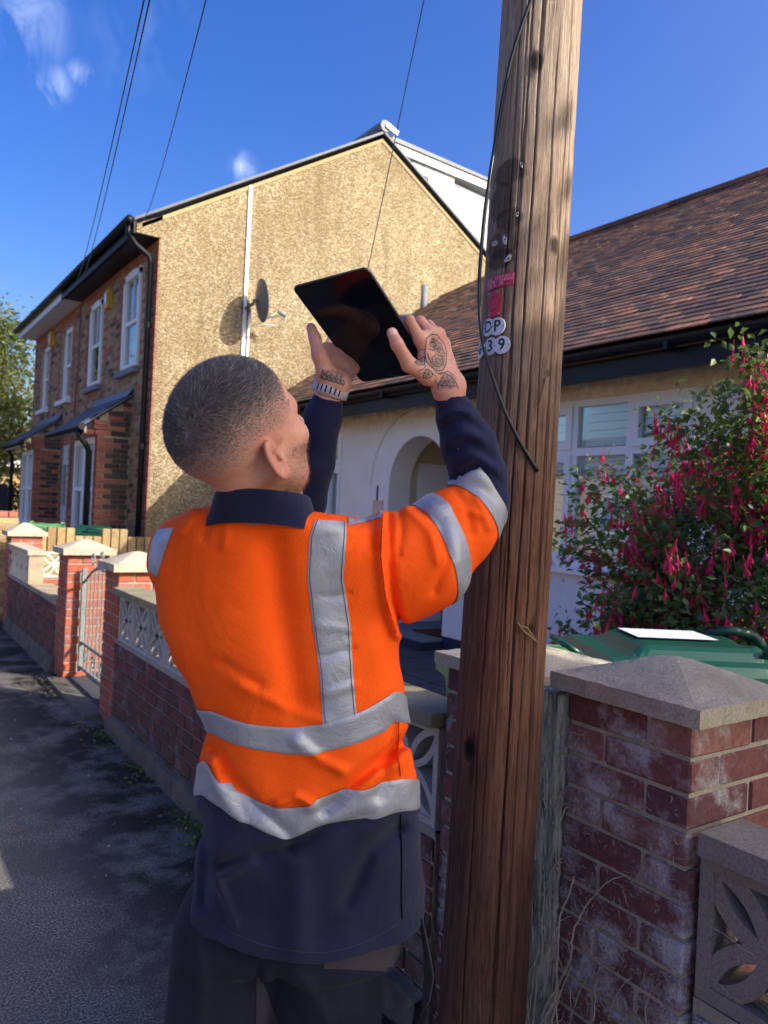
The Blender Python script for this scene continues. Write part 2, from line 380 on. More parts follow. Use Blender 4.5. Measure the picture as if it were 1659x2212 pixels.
def pier(name, x0, y0, S, ztop, label, mk='brick_pier', capm='cap', z0=0.0, capz=.042, peak=.075, over=.045, group='brick gate piers', morm='mortar', xs=None):
    """square pinwheel-bonded pier whose corner nearest the camera is (x0,y0)"""
    t = thing(name, (x0 + S / 2, y0 + S / 2, 0), label, 'pier', group)
    G().b(x0 + .006, x0 + S - .006, y0 + .006, y0 + S - .006, z0, ztop).build('mortar_core', MAT[morm], t)
    bx = []; j = .01; a = S - .1025 - j; w = .1025; n = int(round(ztop / .075)); ch = (ztop - z0) / n
    for k in range(n):
        z = z0 + (k + .5) * ch; hz = (ch - j) / 2
        rects = [(0, 0, a, w), (S - w, 0, w, a), (S - a, S - w, a, w), (0, S - a, w, a)] if k % 2 == 0 else [(S - a, 0, a, w), (S - w, S - a, w, a), (0, S - w, a, w), (0, 0, w, a)]
        for (rx, ry, rw, rh) in rects:
            bx.append(((x0 + rx + rw / 2 + jit(.0015), y0 + ry + rh / 2 + jit(.0015), z), (rw / 2, rh / 2, hz), Matrix.Rotation(jit(.008), 3, 'Z'), mk))
    pieces(t, 'brick', bx)
    # weathered pyramid cap
    n = 14; v = []; X0, X1 = x0 - over, x0 + S + over; Y0, Y1 = y0 - over, y0 + S + over
    for i in range(n + 1):
        for k in range(n + 1):
            u, w_ = i / n, k / n; d = max(abs(u - .5), abs(w_ - .5)) * 2
            r = .6 * d + .4 * math.sqrt((u - .5) ** 2 + (w_ - .5) ** 2) * 2
            hz = peak * max(0, 1 - max(r, d)) ** 1.0
            hz = peak * (1 - (math.sqrt(r * r + .03) - .17) / .86) if r < 1 else hz
            e = 0.0 if 0 < i < n and 0 < k < n else -.004
            v.append((X0 + (X1 - X0) * u + (jit(.0025) if e else 0), Y0 + (Y1 - Y0) * w_ + (jit(.0025) if e else 0), ztop + capz + max(0, hz) * (1 if not e else 0) + jit(.0008)))
    f = [(i * (n + 1) + k, (i + 1) * (n + 1) + k, (i + 1) * (n + 1) + k + 1, i * (n + 1) + k + 1) for i in range(n) for k in range(n)]
    ring = [i * (n + 1) for i in range(n + 1)] + [n * (n + 1) + k for k in range(1, n + 1)] + [i * (n + 1) + n for i in range(n - 1, -1, -1)] + [k for k in range(n - 1, 0, -1)]
    L = len(ring); b0 = len(v)
    for q in ring: v.append((v[q][0] * .9975 + (x0 + S / 2) * .0025, v[q][1] * .9975 + (y0 + S / 2) * .0025, ztop + .001))
    for q in range(L): f.append((ring[q], b0 + q, b0 + (q + 1) % L, ring[(q + 1) % L]))
    f.append(tuple(b0 + q for q in range(L)))
    o = bpy.data.objects.new('cap_stone', mesh('cap_stone', v, f, MAT[capm])); link(o, t)
    return t
#@@ARC
def arc_pts(cx, cy, r, a0, a1, n): return [(cx + r * math.cos(a0 + (a1 - a0) * i / n), cy + r * math.sin(a0 + (a1 - a0) * i / n)) for i in range(n + 1)]
def screen_block_mesh(mat, S=.29, wd=.02, dep_=.09, fr=.022):
    """square pierced block: frame and four leaf-shaped petals running to the corners; local y,z plane, x is depth"""
    g = G(); h = S / 2
    for (a, b, c, d) in ((-h, h, h - fr, h), (-h, h, -h, -h + fr), (-h, -h + fr, -h + fr, h - fr), (h - fr, h, -h + fr, h - fr)):
        g.b(-dep_ / 2, dep_ / 2, a, b, c, d)
    def bar(pts, w):
        n = len(pts)
        P = np.array(pts); T = np.gradient(P, axis=0); T /= np.linalg.norm(T, axis=1)[:, None]; N = np.stack([-T[:, 1], T[:, 0]], 1)
        k = len(g.v); dd = dep_ / 2 - .006
        for i in range(n):
            a = P[i] + N[i] * w / 2; b = P[i] - N[i] * w / 2
            g.v += [(-dd, a[0], a[1]), (-dd, b[0], b[1]), (dd, b[0], b[1]), (dd, a[0], a[1])]
        for i in range(n - 1):
            for j in range(4):
                g.f.append((k + i * 4 + j, k + i * 4 + (j + 1) % 4, k + (i + 1) * 4 + (j + 1) % 4, k + (i + 1) * 4 + j)); g.mi.append(0)
    q = h - fr * .6
    for sx in (-1, 1):
        for sy in (-1, 1):
            for s in (0, 1):
                pts = []
                for i in range(11):
                    t = i / 10; bul = math.sin(PI * t) ** .85 * .235 * q
                    d = (1, -1) if s else (-1, 1)
                    pts.append((sx * (q * t + d[0] * bul * .72), sy * (q * t + d[1] * bul * .72)))
                bar(pts, wd)
    return mesh('screen_block', g.v, g.f, mat)
# ---------------------------------------------------------------- ground
def sheet(name, x0, x1, y0, y1, z, mat, nx=1, ny=1, amp=0):
    v = []; f = []
    for i in range(nx + 1):
        for k in range(ny + 1):
            v.append((x0 + (x1 - x0) * i / nx, y0 + (y1 - y0) * k / ny, z + (jit(amp) if amp else 0)))
    for i in range(nx):
        for k in range(ny): a = i * (ny + 1) + k; f.append((a, a + ny + 1, a + ny + 2, a + 1))
    o = bpy.data.objects.new(name, mesh(name, v, f, mat, True)); link(o); tag(o, kind='structure'); return o
sheet('ground', -400, 400, -400, 400, -.16, MAT['soil'])
sheet('road', -8.2, -.95, -60, 120, -.115, MAT['road'])
sheet('pavement', -.82, 1.44, -30, 60, 0.0, MAT['asphalt'], 6, 60)
kb = thing('kerb', (-.88, 0, 0), 'long row of grey kerb stones along the edge of the pavement', 'kerb'); del kb['category']; kb['kind'] = 'structure'
g = G()
for i in range(50): g.b(-.95, -.82, -20 + i * .92, -20 + i * .92 + .912, -.16, 0.004 + jit(.002))
o = g.build('kerb_stone', MAT['kerb'], kb); o['kind'] = 'stuff'
G().b(-10.2, -8.2, -60, 120, -.16, 0).build('far_pavement', MAT['asphalt'])['kind'] = 'structure'
sheet('garden_paving', 1.44, 5.3, -8, 10.25, .03, MAT['paving'])
# slab joints on the garden path, real grooves between flags
fl = thing('garden_path', (3, 5, .03), 'dark grey paved garden path behind the pierced block wall', 'path'); del fl['category']; fl['kind'] = 'structure'
bx = []
for i in range(7):
    for k in range(20):
        bx.append(((1.85 + i * .5, .4 + k * .5, .037 + jit(.002)), (.243, .243, .012), None, 'paving'))
pieces(fl, 'paving_slab', bx, minpx=14)
sheet('terrace_garden', 1.5, 12, 10.3, 60, .02, MAT['soil'])
G().b(1.30, 1.62, 5.34, 6.62, -.02, .028).build('gateway_step', MAT['footing'])['kind'] = 'structure'

# ---------------------------------------------------------------- terrace house pair (left)
HX, GY = 3.3, 10.69; HY2 = 19.75; PARTY = 15.2
hs_ = thing('terrace_house', (7, 15, 0), 'two storey brick terrace pair with tan pebbledashed gable, sash windows and slate porch bays', 'house')
apex = (6.9, 7.69); eaveX, eaveZ = 3.0, 5.3; rearX = 10.8
def gz(x): return 5.3 + (x - 3.0) * (7.69 - 5.3) / 3.9 if x < 6.9 else 7.69 - (x - 6.9) * (7.69 - 5.3) / 3.9
# gable wall
gw = G(); gw.prism([(3.32, GY, 0), (rearX, GY, 0), (rearX, GY, gz(rearX) - .06), (6.9, GY, 7.63), (3.32, GY, gz(3.32) - .06)], (0, .3, 0))
o = gw.build('pebbledash_gable', MAT['dash'], hs_)
# smoother band under the verge
vb = G()
for (xa, xb) in ((3.05, 6.9), (6.9, 10.7)):
    za, zb = gz(xa) - .05, gz(xb) - .05
    vb.prism([(xa, GY - .012, za), (xb, GY - .012, zb), (xb, GY - .012, zb - .06), (xa, GY - .012, za - .06)], (0, .012 - .003, 0))
vb.build('verge_band', MAT['dash_verge'], hs_)
# body and roof
G().b(HX + .115, rearX, GY + .302, HY2 - .002, 0, 5.25).build('wall_core', MAT['mortar_w'], hs_)
rf = G(); th = .04
for (xa, xb) in ((2.93, 6.9), (6.9, 10.9)):
    za, zb = gz(xa) + .02, gz(xb) + .02
    rf.prism([(xa, GY - .07, za), (xb, GY - .07, zb), (xb, GY - .07, zb + th), (xa, GY - .07, za + th)], (0, HY2 + .12 - GY + .07, 0))
rf.build('slate_roof', MAT['slate'], hs_)
G().tube([(6.9, GY - .09, 7.82), (6.9, HY2 + .1, 7.82)], .1, 8).build('ridge', MAT['leadgrey'], hs_)
G().box((7.02, GY - .09, 7.80), (.12, .03, .04), Matrix.Rotation(.35, 3, 'Y')).build('ridge_end', MAT['white'], hs_)
# windows on the front (street) side: (y0,y1,z0,z1)
WIN = [(11.42, 12.28, 3.44, 4.93), (13.57, 14.38, 3.41, 4.88), (15.9, 16.72, 3.39, 4.85), (18.02, 18.86, 3.37, 4.79)]
DOORS = [(14.55, 15.0, .1, 2.5), (15.75, 16.2, .1, 2.5)]
BAYS = [(11.6, 13.15), (16.45, 18.0)]
def inwin(u, z, a, b):
    for (p, q, r, s) in WIN + DOORS:
        if b > p + .02 and a < q - .02 and r - .01 < z < s: return True
    for (p, q) in BAYS:
        if a > p and b < q and z < 2.4: return True
    return False
def frontcol(u, z):
    for (p, q, r, s) in WIN + DOORS:
        if p - .27 < u < q + .27 and r - .02 < z < s + .28:
            return 'red'
    if abs(u - PARTY) < .1 or u < GY + .14: return 'red'
    if z > 5.0: return 'red'
    return 'stock' if random.random() < .88 else ('red' if random.random() < .5 else 'darkb')
fb = course_wall('X', HX, -1, GY, HY2, .3, 5.22, frontcol, skip=inwin)
# clip whole bricks at the openings
G().b(HX + .002, HX + .12, GY + .005, HY2 - .005, 0, .31).build('brick_plinth', MAT['mortar_w'], hs_)
mw = G()
ys = sorted(set([GY + .005, HY2 - .005] + [w[0] for w in WIN] + [w[1] for w in WIN] + [d[0] for d in DOORS] + [d[1] for d in DOORS]))
for a, b in zip(ys[:-1], ys[1:]):
    mid = (a + b) / 2; holes = sorted([(r, s) for (p, q, r, s) in WIN + DOORS if p < mid < q]); z = .31
    for (r, s) in holes: mw.b(HX, HX + .115, a, b, z, r); z = s
    mw.b(HX, HX + .115, a, b, z, 5.24)
mw.build('mortar_wall', MAT['mortar_w'], hs_)
# bays
for bi, (p, q) in enumerate(BAYS):
    bxm = 2.82
    mw = G(); mw.b(bxm + .006, HX + .003, p + .006, p + .11, 0, 2.42); mw.b(bxm + .006, HX + .003, q - .11, q - .006, 0, 2.42); mw.b(bxm + .006, bxm + .1, p + .11, q - .11, 0, .9)
    mw.build('bay_core', MAT['mortar_w'], hs_)
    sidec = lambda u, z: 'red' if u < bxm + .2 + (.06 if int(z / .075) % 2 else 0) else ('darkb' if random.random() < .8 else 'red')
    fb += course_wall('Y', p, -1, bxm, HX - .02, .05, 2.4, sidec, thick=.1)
    # gable part of the side wall, stepped up to the lean-to roof
    for k in range(7):
        z = 2.4 + (k + .5) * .075; xs = 2.60 + (z + .03 - 2.5) / .736
        if xs < HX - .08:
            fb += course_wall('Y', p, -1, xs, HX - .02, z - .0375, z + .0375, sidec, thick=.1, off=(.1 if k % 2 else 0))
            G_ = None
    fb += course_wall('X', bxm, -1, p, q, .05, .9, 'red', thick=.1)
    for (a, b) in ((p, p + .14), (q - .14, q)): fb += course_wall('X', bxm, -1, a, b, .9, 2.38, 'red', thick=.1, bl=.128, off=.064)
    G().prism([(bxm + .02, p + .012, 2.4), (HX, p + .012, 2.4), (HX, p + .012, 3.0), (bxm + .02, p + .012, 2.66)], (0, .08, 0)).build('bay_side_core', MAT['mortar_w'], hs_)
    # lean-to slate roof
    sl = math.atan2(3.03 - 2.52, HX - 2.62)
    rfb = G(); rfb.prism([(2.58, p - .05, 2.50), (HX, p - .05, 3.03), (HX, p - .05, 3.06), (2.58, p - .05, 2.53)], (0, q - p + .75, 0))
    rfb.build('bay_roof', MAT['slate'], hs_)
    sb = []
    for r in range(7):
        for k in range(int((q - p + .75) / .26) + 1):
            t0 = (r + .5) / 7; x = 2.58 + (HX - 2.58) * t0; z = 2.535 + .53 * t0 + .012
            yy = p - .05 + (k + .5 + (.5 if r % 2 else 0)) * .26
            if yy > q + .6: continue
            sb.append(((x, yy, z), (.075, .128, .005), Matrix.Rotation(-sl + .05, 3, 'Y'), 'slate'))
    pieces(hs_, 'bay_slate', sb, 60, 7)
    G().prism([(HX - .12, p - .05, 2.99), (HX - .12, q + .63, 2.99), (HX - .003, q + .63, 3.15), (HX - .003, p - .05, 3.15)], (.012, 0, .01)).build('lead_flashing', MAT['leadgrey'], hs_)
    G().b(2.60, 2.63, p - .13, q + .64, 2.42, 2.50).build('bay_fascia', MAT['whitewood' if bi else 'leadgrey'], hs_)
    gt = G().tube([(2.55, p - .2, 2.49), (2.55, q + .66, 2.49)], .05, 10); gt.build('bay_gutter', MAT['blackplastic'], hs_)
    if bi == 0:
        G().tube([(2.55, p + .0, 2.47), (2.56, p + .0, 2.36), (2.66, p + .03, 2.26), (2.72, p + .05, 2.15), (2.72, p + .05, .1)], .042, 10).build('bay_downpipe', MAT['blackplastic'], hs_, True)
    else: G().tube([(2.6, q + .62, 2.47), (2.72, q + .5, 2.3), (2.72, q + .5, .1)], .04, 10).build('bay_downpipe', MAT['blackplastic'], hs_, True)
    # bay sash window: two lights
    for (a, b) in ((p + .14, (p + q) / 2 + .0), ((p + q) / 2, q - .14)):
        w = G(); x0, x1 = bxm - .005, bxm + .07
        w.b(x0, x1, a, a + .07, .92, 2.38); w.b(x0, x1, b - .07, b, .92, 2.38); w.b(x0, x1, a + .07, b - .07, 2.29, 2.38); w.b(x0 - .03, x1, a, b, .88, .95)
        w.b(x0 + .02, x1, a + .07, b - .07, 1.58, 1.64)
        w.b(x0 + .02, x1, (a + b) / 2 - .012, (a + b) / 2 + .012, 1.64, 2.29)
        f_ = w.build('sash_window', MAT['whitewood'], hs_)
        G().b(x0 + .045, x0 + .05, a + .07, b - .07, .95, 2.29).build('pane', MAT['glass'], f_)
        G().b(x0 + .1, x0 + .11, a + .02, b - .02, .93, 2.32).build('curtain', MAT['curtain'], f_)
pieces(hs_, 'brick', fb, 300, 4)
for i, (p, q, r, s) in enumerate(WIN):
    w = G(); d = .0 if i < 2 else .06
    x0, x1 = HX + .0 + d * .6, HX + .1 + d * .3
    if i < 2: x0 = HX - .03; x1 = HX + .06
    w.b(x0, x1, p, p + .075, r, s); w.b(x0, x1, q - .075, q, r, s); w.b(x0, x1, p + .075, q - .075, r, r + .08)
    # shallow arched head
    n = 10; pl = []
    for k in range(n + 1):
        t = k / n; pl.append((x0, p + (q - p) * t, s - .03 + (.05 if i < 2 else .07) * math.sin(PI * t)))
    w.prism([(x0, q, s - .1), (x0, p, s - .1)] + pl, (x1 - x0, 0, 0))
    zm = (r + s) / 2 - .02
    w.b(x0 + .025, x1, p + .075, q - .075, zm - .025, zm + .03); w.b(x0 + .03, x1, (p + q) / 2 - .011, (p + q) / 2 + .011, zm + .03, s - .1)
    w.b(x0 + .02, x1 - .01, p + .075, p + .11, r + .08, s - .1); w.b(x0 + .02, x1 - .01, q - .11, q - .075, r + .08, s - .1)
    f_ = w.build('sash_window', MAT['whitewood'], hs_)
    G().b(x0 + .05, x0 + .054, p + .11, q - .11, r + .08, s - .1).build('pane', MAT['glass'], f_)
    G().b(x0 + .12, x0 + .13, p + .02, q - .02, r + .02, s - .03).build('curtain', MAT['curtain' if i % 2 == 0 else 'dark'], f_)
    G().b(HX - .09, HX + .1, p - .11, q + .11, r - .085, r - .002).build('window_sill', MAT['sill' if i < 2 else 'whitewood'], hs_)
for (p, q, r, s) in DOORS:
    f_ = G().b(HX + .0, HX + .09, p, q, r, s).build('door', MAT['door'], hs_)
    G().b(HX - .004, HX - .001, p + .08, q - .08, 1.3, 2.1).build('pane', MAT['glass'], f_)
for i, (y, z) in enumerate(((13.09, 4.75), (17.65, 4.82))):
    o = G().box((HX - .05, y, z), (.05, .11, .15), None, 0, (.6, .75)).build('alarm_box', MAT['yellowbox'], hs_)
    G().box((HX - .102, y, z + .01), (.003, .06, .09)).build('alarm_front', MAT['white'], o)
G().b(HX - .07, HX, 16.5, 16.62, 1.62, 1.85).build('meter_box', MAT['white'], hs_)
# eaves, gutter and pipes
G().b(3.0, HX, GY - .0, PARTY, 5.13, 5.22).build('soffit', MAT['blackplastic'], hs_)
G().b(2.96, HX, PARTY, HY2 + .06, 5.12, 5.21).build('soffit', MAT['whitewood'], hs_)
G().b(2.93, 2.96, GY - .04, PARTY, 5.11, 5.29).build('fascia', MAT['blackplastic'], hs_)
G().b(2.93, 2.96, PARTY, HY2 + .1, 5.10, 5.29).build('fascia', MAT['whitewood'], hs_)
G().tube([(2.87, GY - .06, 5.28), (2.87, HY2 + .12, 5.28)], .058, 10).build('gutter', MAT['blackplastic'], hs_, True)
G().prism([(2.98, GY - .012, 5.14), (3.33, GY - .012, 5.14), (3.33, GY - .012, 5.45), (2.98, GY - .012, 5.26)], (0, .010, 0)).build('gable_corner_render', MAT['dash'], hs_)
G().tube([(2.88, GY + .04, 5.24), (2.88, GY + .05, 5.12), (3.0, GY + .09, 5.0), (3.2, GY + .13, 4.9), (3.235, GY + .14, 4.8), (3.235, GY + .14, .0)], .04, 10).build('downpipe', MAT['blackplastic'], hs_, True)
for z in (3.9, 2.2, .9): G().tube([(3.235, GY + .14, z), (3.235, GY + .14, z + .07)], .049, 10).build('pipe_collar', MAT['blackplastic'], hs_)
G().tube([(HX - .012, PARTY + .02, 5.1), (HX - .012, PARTY + .03, 3.9), (HX - .012, PARTY + .2, 2.9), (HX - .012, PARTY + .3, 1.2)], .008, 5).build('wall_cable', MAT['cable'], hs_)
G().b(4.585, 4.635, GY - .025, GY, 3.4, 6.22).build('conduit', MAT['white'], hs_)
G().b(4.67, 4.70, GY - .02, GY, 3.2, 4.35).build('conduit', MAT['white'], hs_)
# rear dormer
dz = G(); dz.prism([(7.24, GY + .1, 7.50), (9.9, GY + .1, 5.9), (9.9, GY + .1, 7.28), (7.3, GY + .1, 7.50)], (0, 4.0, 0)); dz.build('dormer_cheek', MAT['leadgrey'], hs_)
sb = []; rows = 12
for r in range(rows):
    z = 7.42 - r * .19
    for k in range(14):
        x = 7.0 + (k + (.5 if r % 2 else 0)) * .235
        zl = gz(x - .1) + .05
        if z < zl or x > 9.85 or z > 7.46 - (x - 7.25) * .03: continue
        sb.append(((x, GY + .088 + jit(.002), z), (.1125, .006, .0925), Matrix.Rotation(.03, 3, 'X'), 'whiteslate'))
pieces(hs_, 'dormer_slate', sb, 200, 5)
G().prism([(7.1, GY + .03, 7.68), (9.98, GY + .03, 7.58), (9.98, GY + .03, 7.44), (7.2, GY + .03, 7.54)], (0, 4.1, 0)).build('dormer_fascia', MAT['whitewood'], hs_)
G().prism([(6.95, GY - .0, 7.76), (10.02, GY + .0, 7.63), (10.02, GY + .0, 7.585), (7.05, GY + .0, 7.685)], (0, 4.2, 0)).build('dormer_roof', MAT['leadgrey'], hs_)

# satellite dish on the gable
dsh = thing('satellite_dish', (4.72, GY, 4.4), 'round grey satellite dish on the pebbledashed gable wall', 'satellite dish')
c = np.array([4.72, GY - .36, 4.47]); nd = np.array([.985, -.12, .14]); nd /= np.linalg.norm(nd)
e1 = np.cross(nd, [0, 0, 1]); e1 /= np.linalg.norm(e1); e2 = np.cross(nd, e1)
v = []; f = []; nr, na = 6, 28
for s_ in (0, -.012):
    for i in range(nr + 1):
        for k in range(na):
            r = .29 * i / nr; a = 2 * PI * k / na
            v.append(c + e1 * r * math.cos(a) + e2 * r * 1.08 * math.sin(a) + nd * (r * r * .75 - .05 + s_))
for s_ in range(2):
    for i in range(nr):
        for k in range(na):
            a = s_ * (nr + 1) * na + i * na + k; b = s_ * (nr + 1) * na + i * na + (k + 1) % na
            f.append((a, b, b + na, a + na))
for k in range(na): a = nr * na + k; b = nr * na + (k + 1) % na; d_ = (nr + 1) * na; f.append((a, b, b + d_, a + d_))
o = bpy.data.objects.new('reflector', mesh('reflector', v, f, MAT['dish'], True)); link(o, dsh)
G().tube([c - nd * .06, c - nd * .12, (4.62, GY - .3, 4.42), (4.62, GY, 4.40)], .022, 8).box((4.62, GY - .01, 4.4), (.06, .012, .09)).build('bracket', MAT['dish'], dsh)
lo = c + nd * .0 - e2 * -.0 + np.array([0, 0, -.27]); tip = c + nd * .38 + np.array([0, 0, -.2])
G().tube([lo, tip], .013, 6).build('feed_arm', MAT['dish'], dsh)
G().tube([tip + [0, 0, -.02], tip - nd * .12 + [0, 0, .05]], .03, 8).build('receiver', MAT['leadgrey'], dsh)
G().tube([tip, tip + [.0, 0, -.1], tip + [-.12, .1, -.16], lo + [0, .1, -.05], (4.64, GY - .03, 4.1)], .006, 5).build('dish_cable', MAT['white'], dsh)

# ---------------------------------------------------------------- bungalow (right)
BX = 5.2; BY1 = 10.28
bu = thing('bungalow', (8.5, 4, 0), 'cream rendered bungalow with brown clay tile roof, arched porch and white shuttered windows', 'house')
YS = -3.0
WR = (3.5, 5.32, 1.08, 2.56); WL = (8.66, 9.9, 1.08, 2.5)   # y0 y1 z0 z1
AR = (6.38, 7.5, 1.80)                                      # arch opening y0,y1,spring
ac = (AR[0] + AR[1]) / 2; ar = (AR[1] - AR[0]) / 2
wallg = G()
def wb(y0, y1, z0, z1, g_=wallg): g_.b(BX, BX + .28, y0, y1, z0, z1)
ZT = 2.78
wb(YS, WR[0], 1.0, ZT); wb(WR[0], WR[1], WR[3], ZT); wb(WR[0], WR[1], 1.0, WR[2]); wb(WR[1], AR[0], 1.0, ZT); wb(AR[1], WL[0], 1.0, ZT); wb(WL[0], WL[1], 1.0, WL[2]); wb(WL[0], WL[1], WL[3], ZT); wb(WL[1], BY1, 1.0, ZT)
n = 20
pl = [(BX, ac + ar * math.cos(PI * k / n), AR[2] + ar * math.sin(PI * k / n)) for k in range(n + 1)]
for k in range(n):
    a, b = pl[k], pl[k + 1]
    wallg.prism([(BX, a[1], a[2]), (BX, b[1], b[2]), (BX, b[1], ZT), (BX, a[1], ZT)], (.28, 0, 0))
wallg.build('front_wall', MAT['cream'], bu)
low = G(); wb(YS, AR[0], .0, 1.0, low); wb(AR[1], BY1, 0, 1.0, low)
low.build('painted_brick_wall', MAT['painted'], bu)
G().b(BX - .035, BX - .002, YS, AR[0] - .03, 0, .2).b(BX - .035, BX - .002, AR[1] + .03, BY1, 0, .2).build('plinth', MAT['plinth'], bu)
# raised arch moulding: real band standing proud of the render
md = G(); ro = ar + .36
for k in range(n):
    a0, a1 = PI * k / n, PI * (k + 1) / n
    md.prism([(BX - .03, ac + ar * math.cos(a0), AR[2] + ar * math.sin(a0)), (BX - .03, ac + ro * math.cos(a0), AR[2] + ro * .95 * math.sin(a0)), (BX - .03, ac + ro * math.cos(a1), AR[2] + ro * .95 * math.sin(a1)), (BX - .03, ac + ar * math.cos(a1), AR[2] + ar * math.sin(a1))], (.028, 0, 0))
for s_ in (-1, 1): md.b(BX - .03, BX - .002, ac + s_ * ar, ac + s_ * ro, .2, AR[2])
md.build('arch_surround', MAT['cream'], bu)
cap = G().tube([(BX - .045, ac + s1, z1) for (s1, z1) in [(ro * 1.02 * math.cos(PI - PI * k / 24), AR[2] + ro * .97 * math.sin(PI - PI * k / 24)) for k in range(25)]] , .012, 6); cap.build('arch_cable', MAT['cream'], bu)
# porch recess
pg = G(); pg.b(BX + .282, BX + .9, AR[0] - .14, AR[0] - .04, 0.1, 2.7).b(BX + .282, BX + .9, AR[1] + .05, AR[1] + .15, 0.1, 2.7).b(BX + .9, BX + 1.0, AR[0] - .14, AR[1] + .15, 0.1, 2.7).b(BX + .282, BX + 1.5, AR[0] - .04, AR[1] + .05, 2.5, 2.6)
pg.build('porch_walls', MAT['porch'], bu)
o = G().b(BX + .42, BX + .85, AR[1] - .0, AR[1] + .048, .16, 2.1).build('front_door', MAT['white'], bu)
G().tube([(BX + .5, AR[1] - .01, 1.15), (BX + .6, AR[1] - .01, 1.15)], .01, 6).build('handle', MAT['galv'], o)
bx = []
for i in range(4):
    for k in range(3): bx.append(((BX - .3 + .2 + i * .36, AR[0] + .19 + k * .37, .148 + jit(.001)), (.176, .181, .012), None, 'sill'))
pieces(bu, 'porch_tile', bx, minpx=8)
G().b(BX - .3, BX + 1.5, AR[0], AR[1], .03, .136).build('porch_step', MAT['plinth'], bu)
dm = G().b(BX - .0, BX + .35, AR[0] + .1, AR[0] + .55, .165, .178).build('doormat', simple('brown_coir', srgb(92, 60, 40), .95, .1, var=.4, scale=60), None)
tag(dm, 'brown doormat lying in the arched porch of the cream bungalow', 'doormat')
# windows
def pvc(y0, y1, z0, z1, mull, trans, opens):
    w = G(); xa, xb = BX + .03, BX + .11; e = .06
    w.b(xa, xb, y0, y0 + e, z0, z1); w.b(xa, xb, y1 - e, y1, z0, z1); w.b(xa, xb, y0 + e, y1 - e, z1 - e, z1); w.b(xa, xb, y0 + e, y1 - e, z0, z0 + e)
    for m_ in mull: w.b(xa + .001, xb, m_ - .035, m_ + .035, z0 + e, z1 - e)
    edges = [y0 + e] + sum([[m_ - .035, m_ + .035] for m_ in mull], []) + [y1 - e]
    for a, b in zip(edges[0::2], edges[1::2]): w.b(xa + .002, xb, a, b, trans - .035, trans + .035)
    fr = w.build('window_frame', MAT['white'], bu)
    for li, (a, b) in enumerate(zip(edges[0::2], edges[1::2])):
        for (za, zb, up_) in ((z0 + e, trans - .035, 0), (trans + .035, z1 - e, 1)):
            if (li, up_) in opens:
                s = G(); t = .055; x2 = BX + .012
                s.b(x2, x2 + .07, a - .012, a + t, za - .012, zb + .012); s.b(x2, x2 + .07, b - t, b + .012, za - .012, zb + .012); s.b(x2, x2 + .07, a + t, b - t, zb - t, zb + .012); s.b(x2, x2 + .07, a + t, b - t, za - .012, za + t)
                s.build('casement', MAT['white'], fr)
            p_ = G().b(BX + .06, BX + .064, a, b, za, zb).build('pane', MAT['glass'], fr)
            k = 0; z = za + .02
            while z < zb - .02:
                o = G().box((BX + .125, (a + b) / 2, z + .03), (.036, (b - a) / 2 - .03, .005), Matrix.Rotation(-1.2, 3, 'Y')).build('shutter_slat', MAT['blind'], bu); z += .072
            G().b(BX + .14, BX + .16, a - .03, a + .03, za - .03, zb + .03).b(BX + .14, BX + .16, b - .03, b + .03, za - .03, zb + .03).build('shutter_stile', MAT['blind'], bu)
    G().b(BX - .07, BX + .03, y0 - .06, y1 + .06, z0 - .055, z0 - .002).build('window_sill', MAT['white'], bu)
pvc(*WR, (4.12, 4.72), 2.10, {(0, 1), (2, 1), (2, 0)})
pvc(*WL, (9.08, 9.5), 2.06, {(0, 1), (0, 0)})
G().b(BX + .29, BX + .32, YS, AR[0] - .15, 0, 2.75).b(BX + .29, BX + .32, AR[1] + .16, BY1, 0, 2.75).build('inner_dark', MAT['dark'], bu)
G().b(BX - .05, BX - .003, 7.6, 7.8, 1.35, 1.62).build('meter_cupboard', MAT['porch'], bu)
G().b(BX - .03, BX - .003, 7.72, 7.76, 1.62, 1.8).build('meter_pipe', MAT['leadgrey'], bu)
# end walls
eg = G(); tan35 = math.tan(math.radians(35))
def rz(x): return 2.87 + (x - 4.75) * tan35
RX = 8.8
for yy in (BY1 - .25, YS):
    eg.prism([(BX + .29, yy, 0), (12.4, yy, 0), (12.4, yy, 2.75), (RX + .9, yy, rz(RX) - .75), (RX - .9, yy, rz(RX) - .75), (BX + .29, yy, 3.05)], (0, .25, 0))
eg.build('end_wall', MAT['cream'], bu)
# roof: sloping deck, half-hipped at the far end
NY = 7.9; hipX = 8.35 - .6; hipZ = rz(hipX)
dk = G()
dk.add([(4.75, YS - .2, 2.84), (4.75, BY1 + .03, 2.84), (hipX + .25, BY1 + .03, rz(hipX + .25) - .03), (RX, BY1 - 1.75, rz(RX) - .03), (RX, YS - .2, rz(RX) - .03),
        (4.75, YS - .2, 2.76), (4.75, BY1 + .03, 2.76), (hipX + .25, BY1 + .03, rz(hipX + .25) - .12), (RX, BY1 - 1.75, rz(RX) - .12), (RX, YS - .2, rz(RX) - .12)],
       [(0, 4, 3, 2, 1), (5, 6, 7, 8, 9), (0, 1, 6, 5), (1, 2, 7, 6), (2, 3, 8, 7), (4, 0, 5, 9)])
bX = 2 * RX - 4.75; hX2 = 2 * RX - hipX - .25
dk.add([(RX, YS - .2, rz(RX) - .03), (RX, BY1 - 1.75, rz(RX) - .03), (hX2, BY1 + .03, rz(hipX + .25) - .03), (bX, BY1 + .03, 2.84), (bX, YS - .2, 2.84)], [(0, 4, 3, 2, 1)])
dk.add([(hipX + .25, BY1 + .03, rz(hipX + .25) - .03), (hX2, BY1 + .03, rz(hipX + .25) - .03), (RX, BY1 - 1.75, rz(RX) - .03)], [(0, 1, 2)])
dk.build('roof_deck', MAT['darkb'], bu)
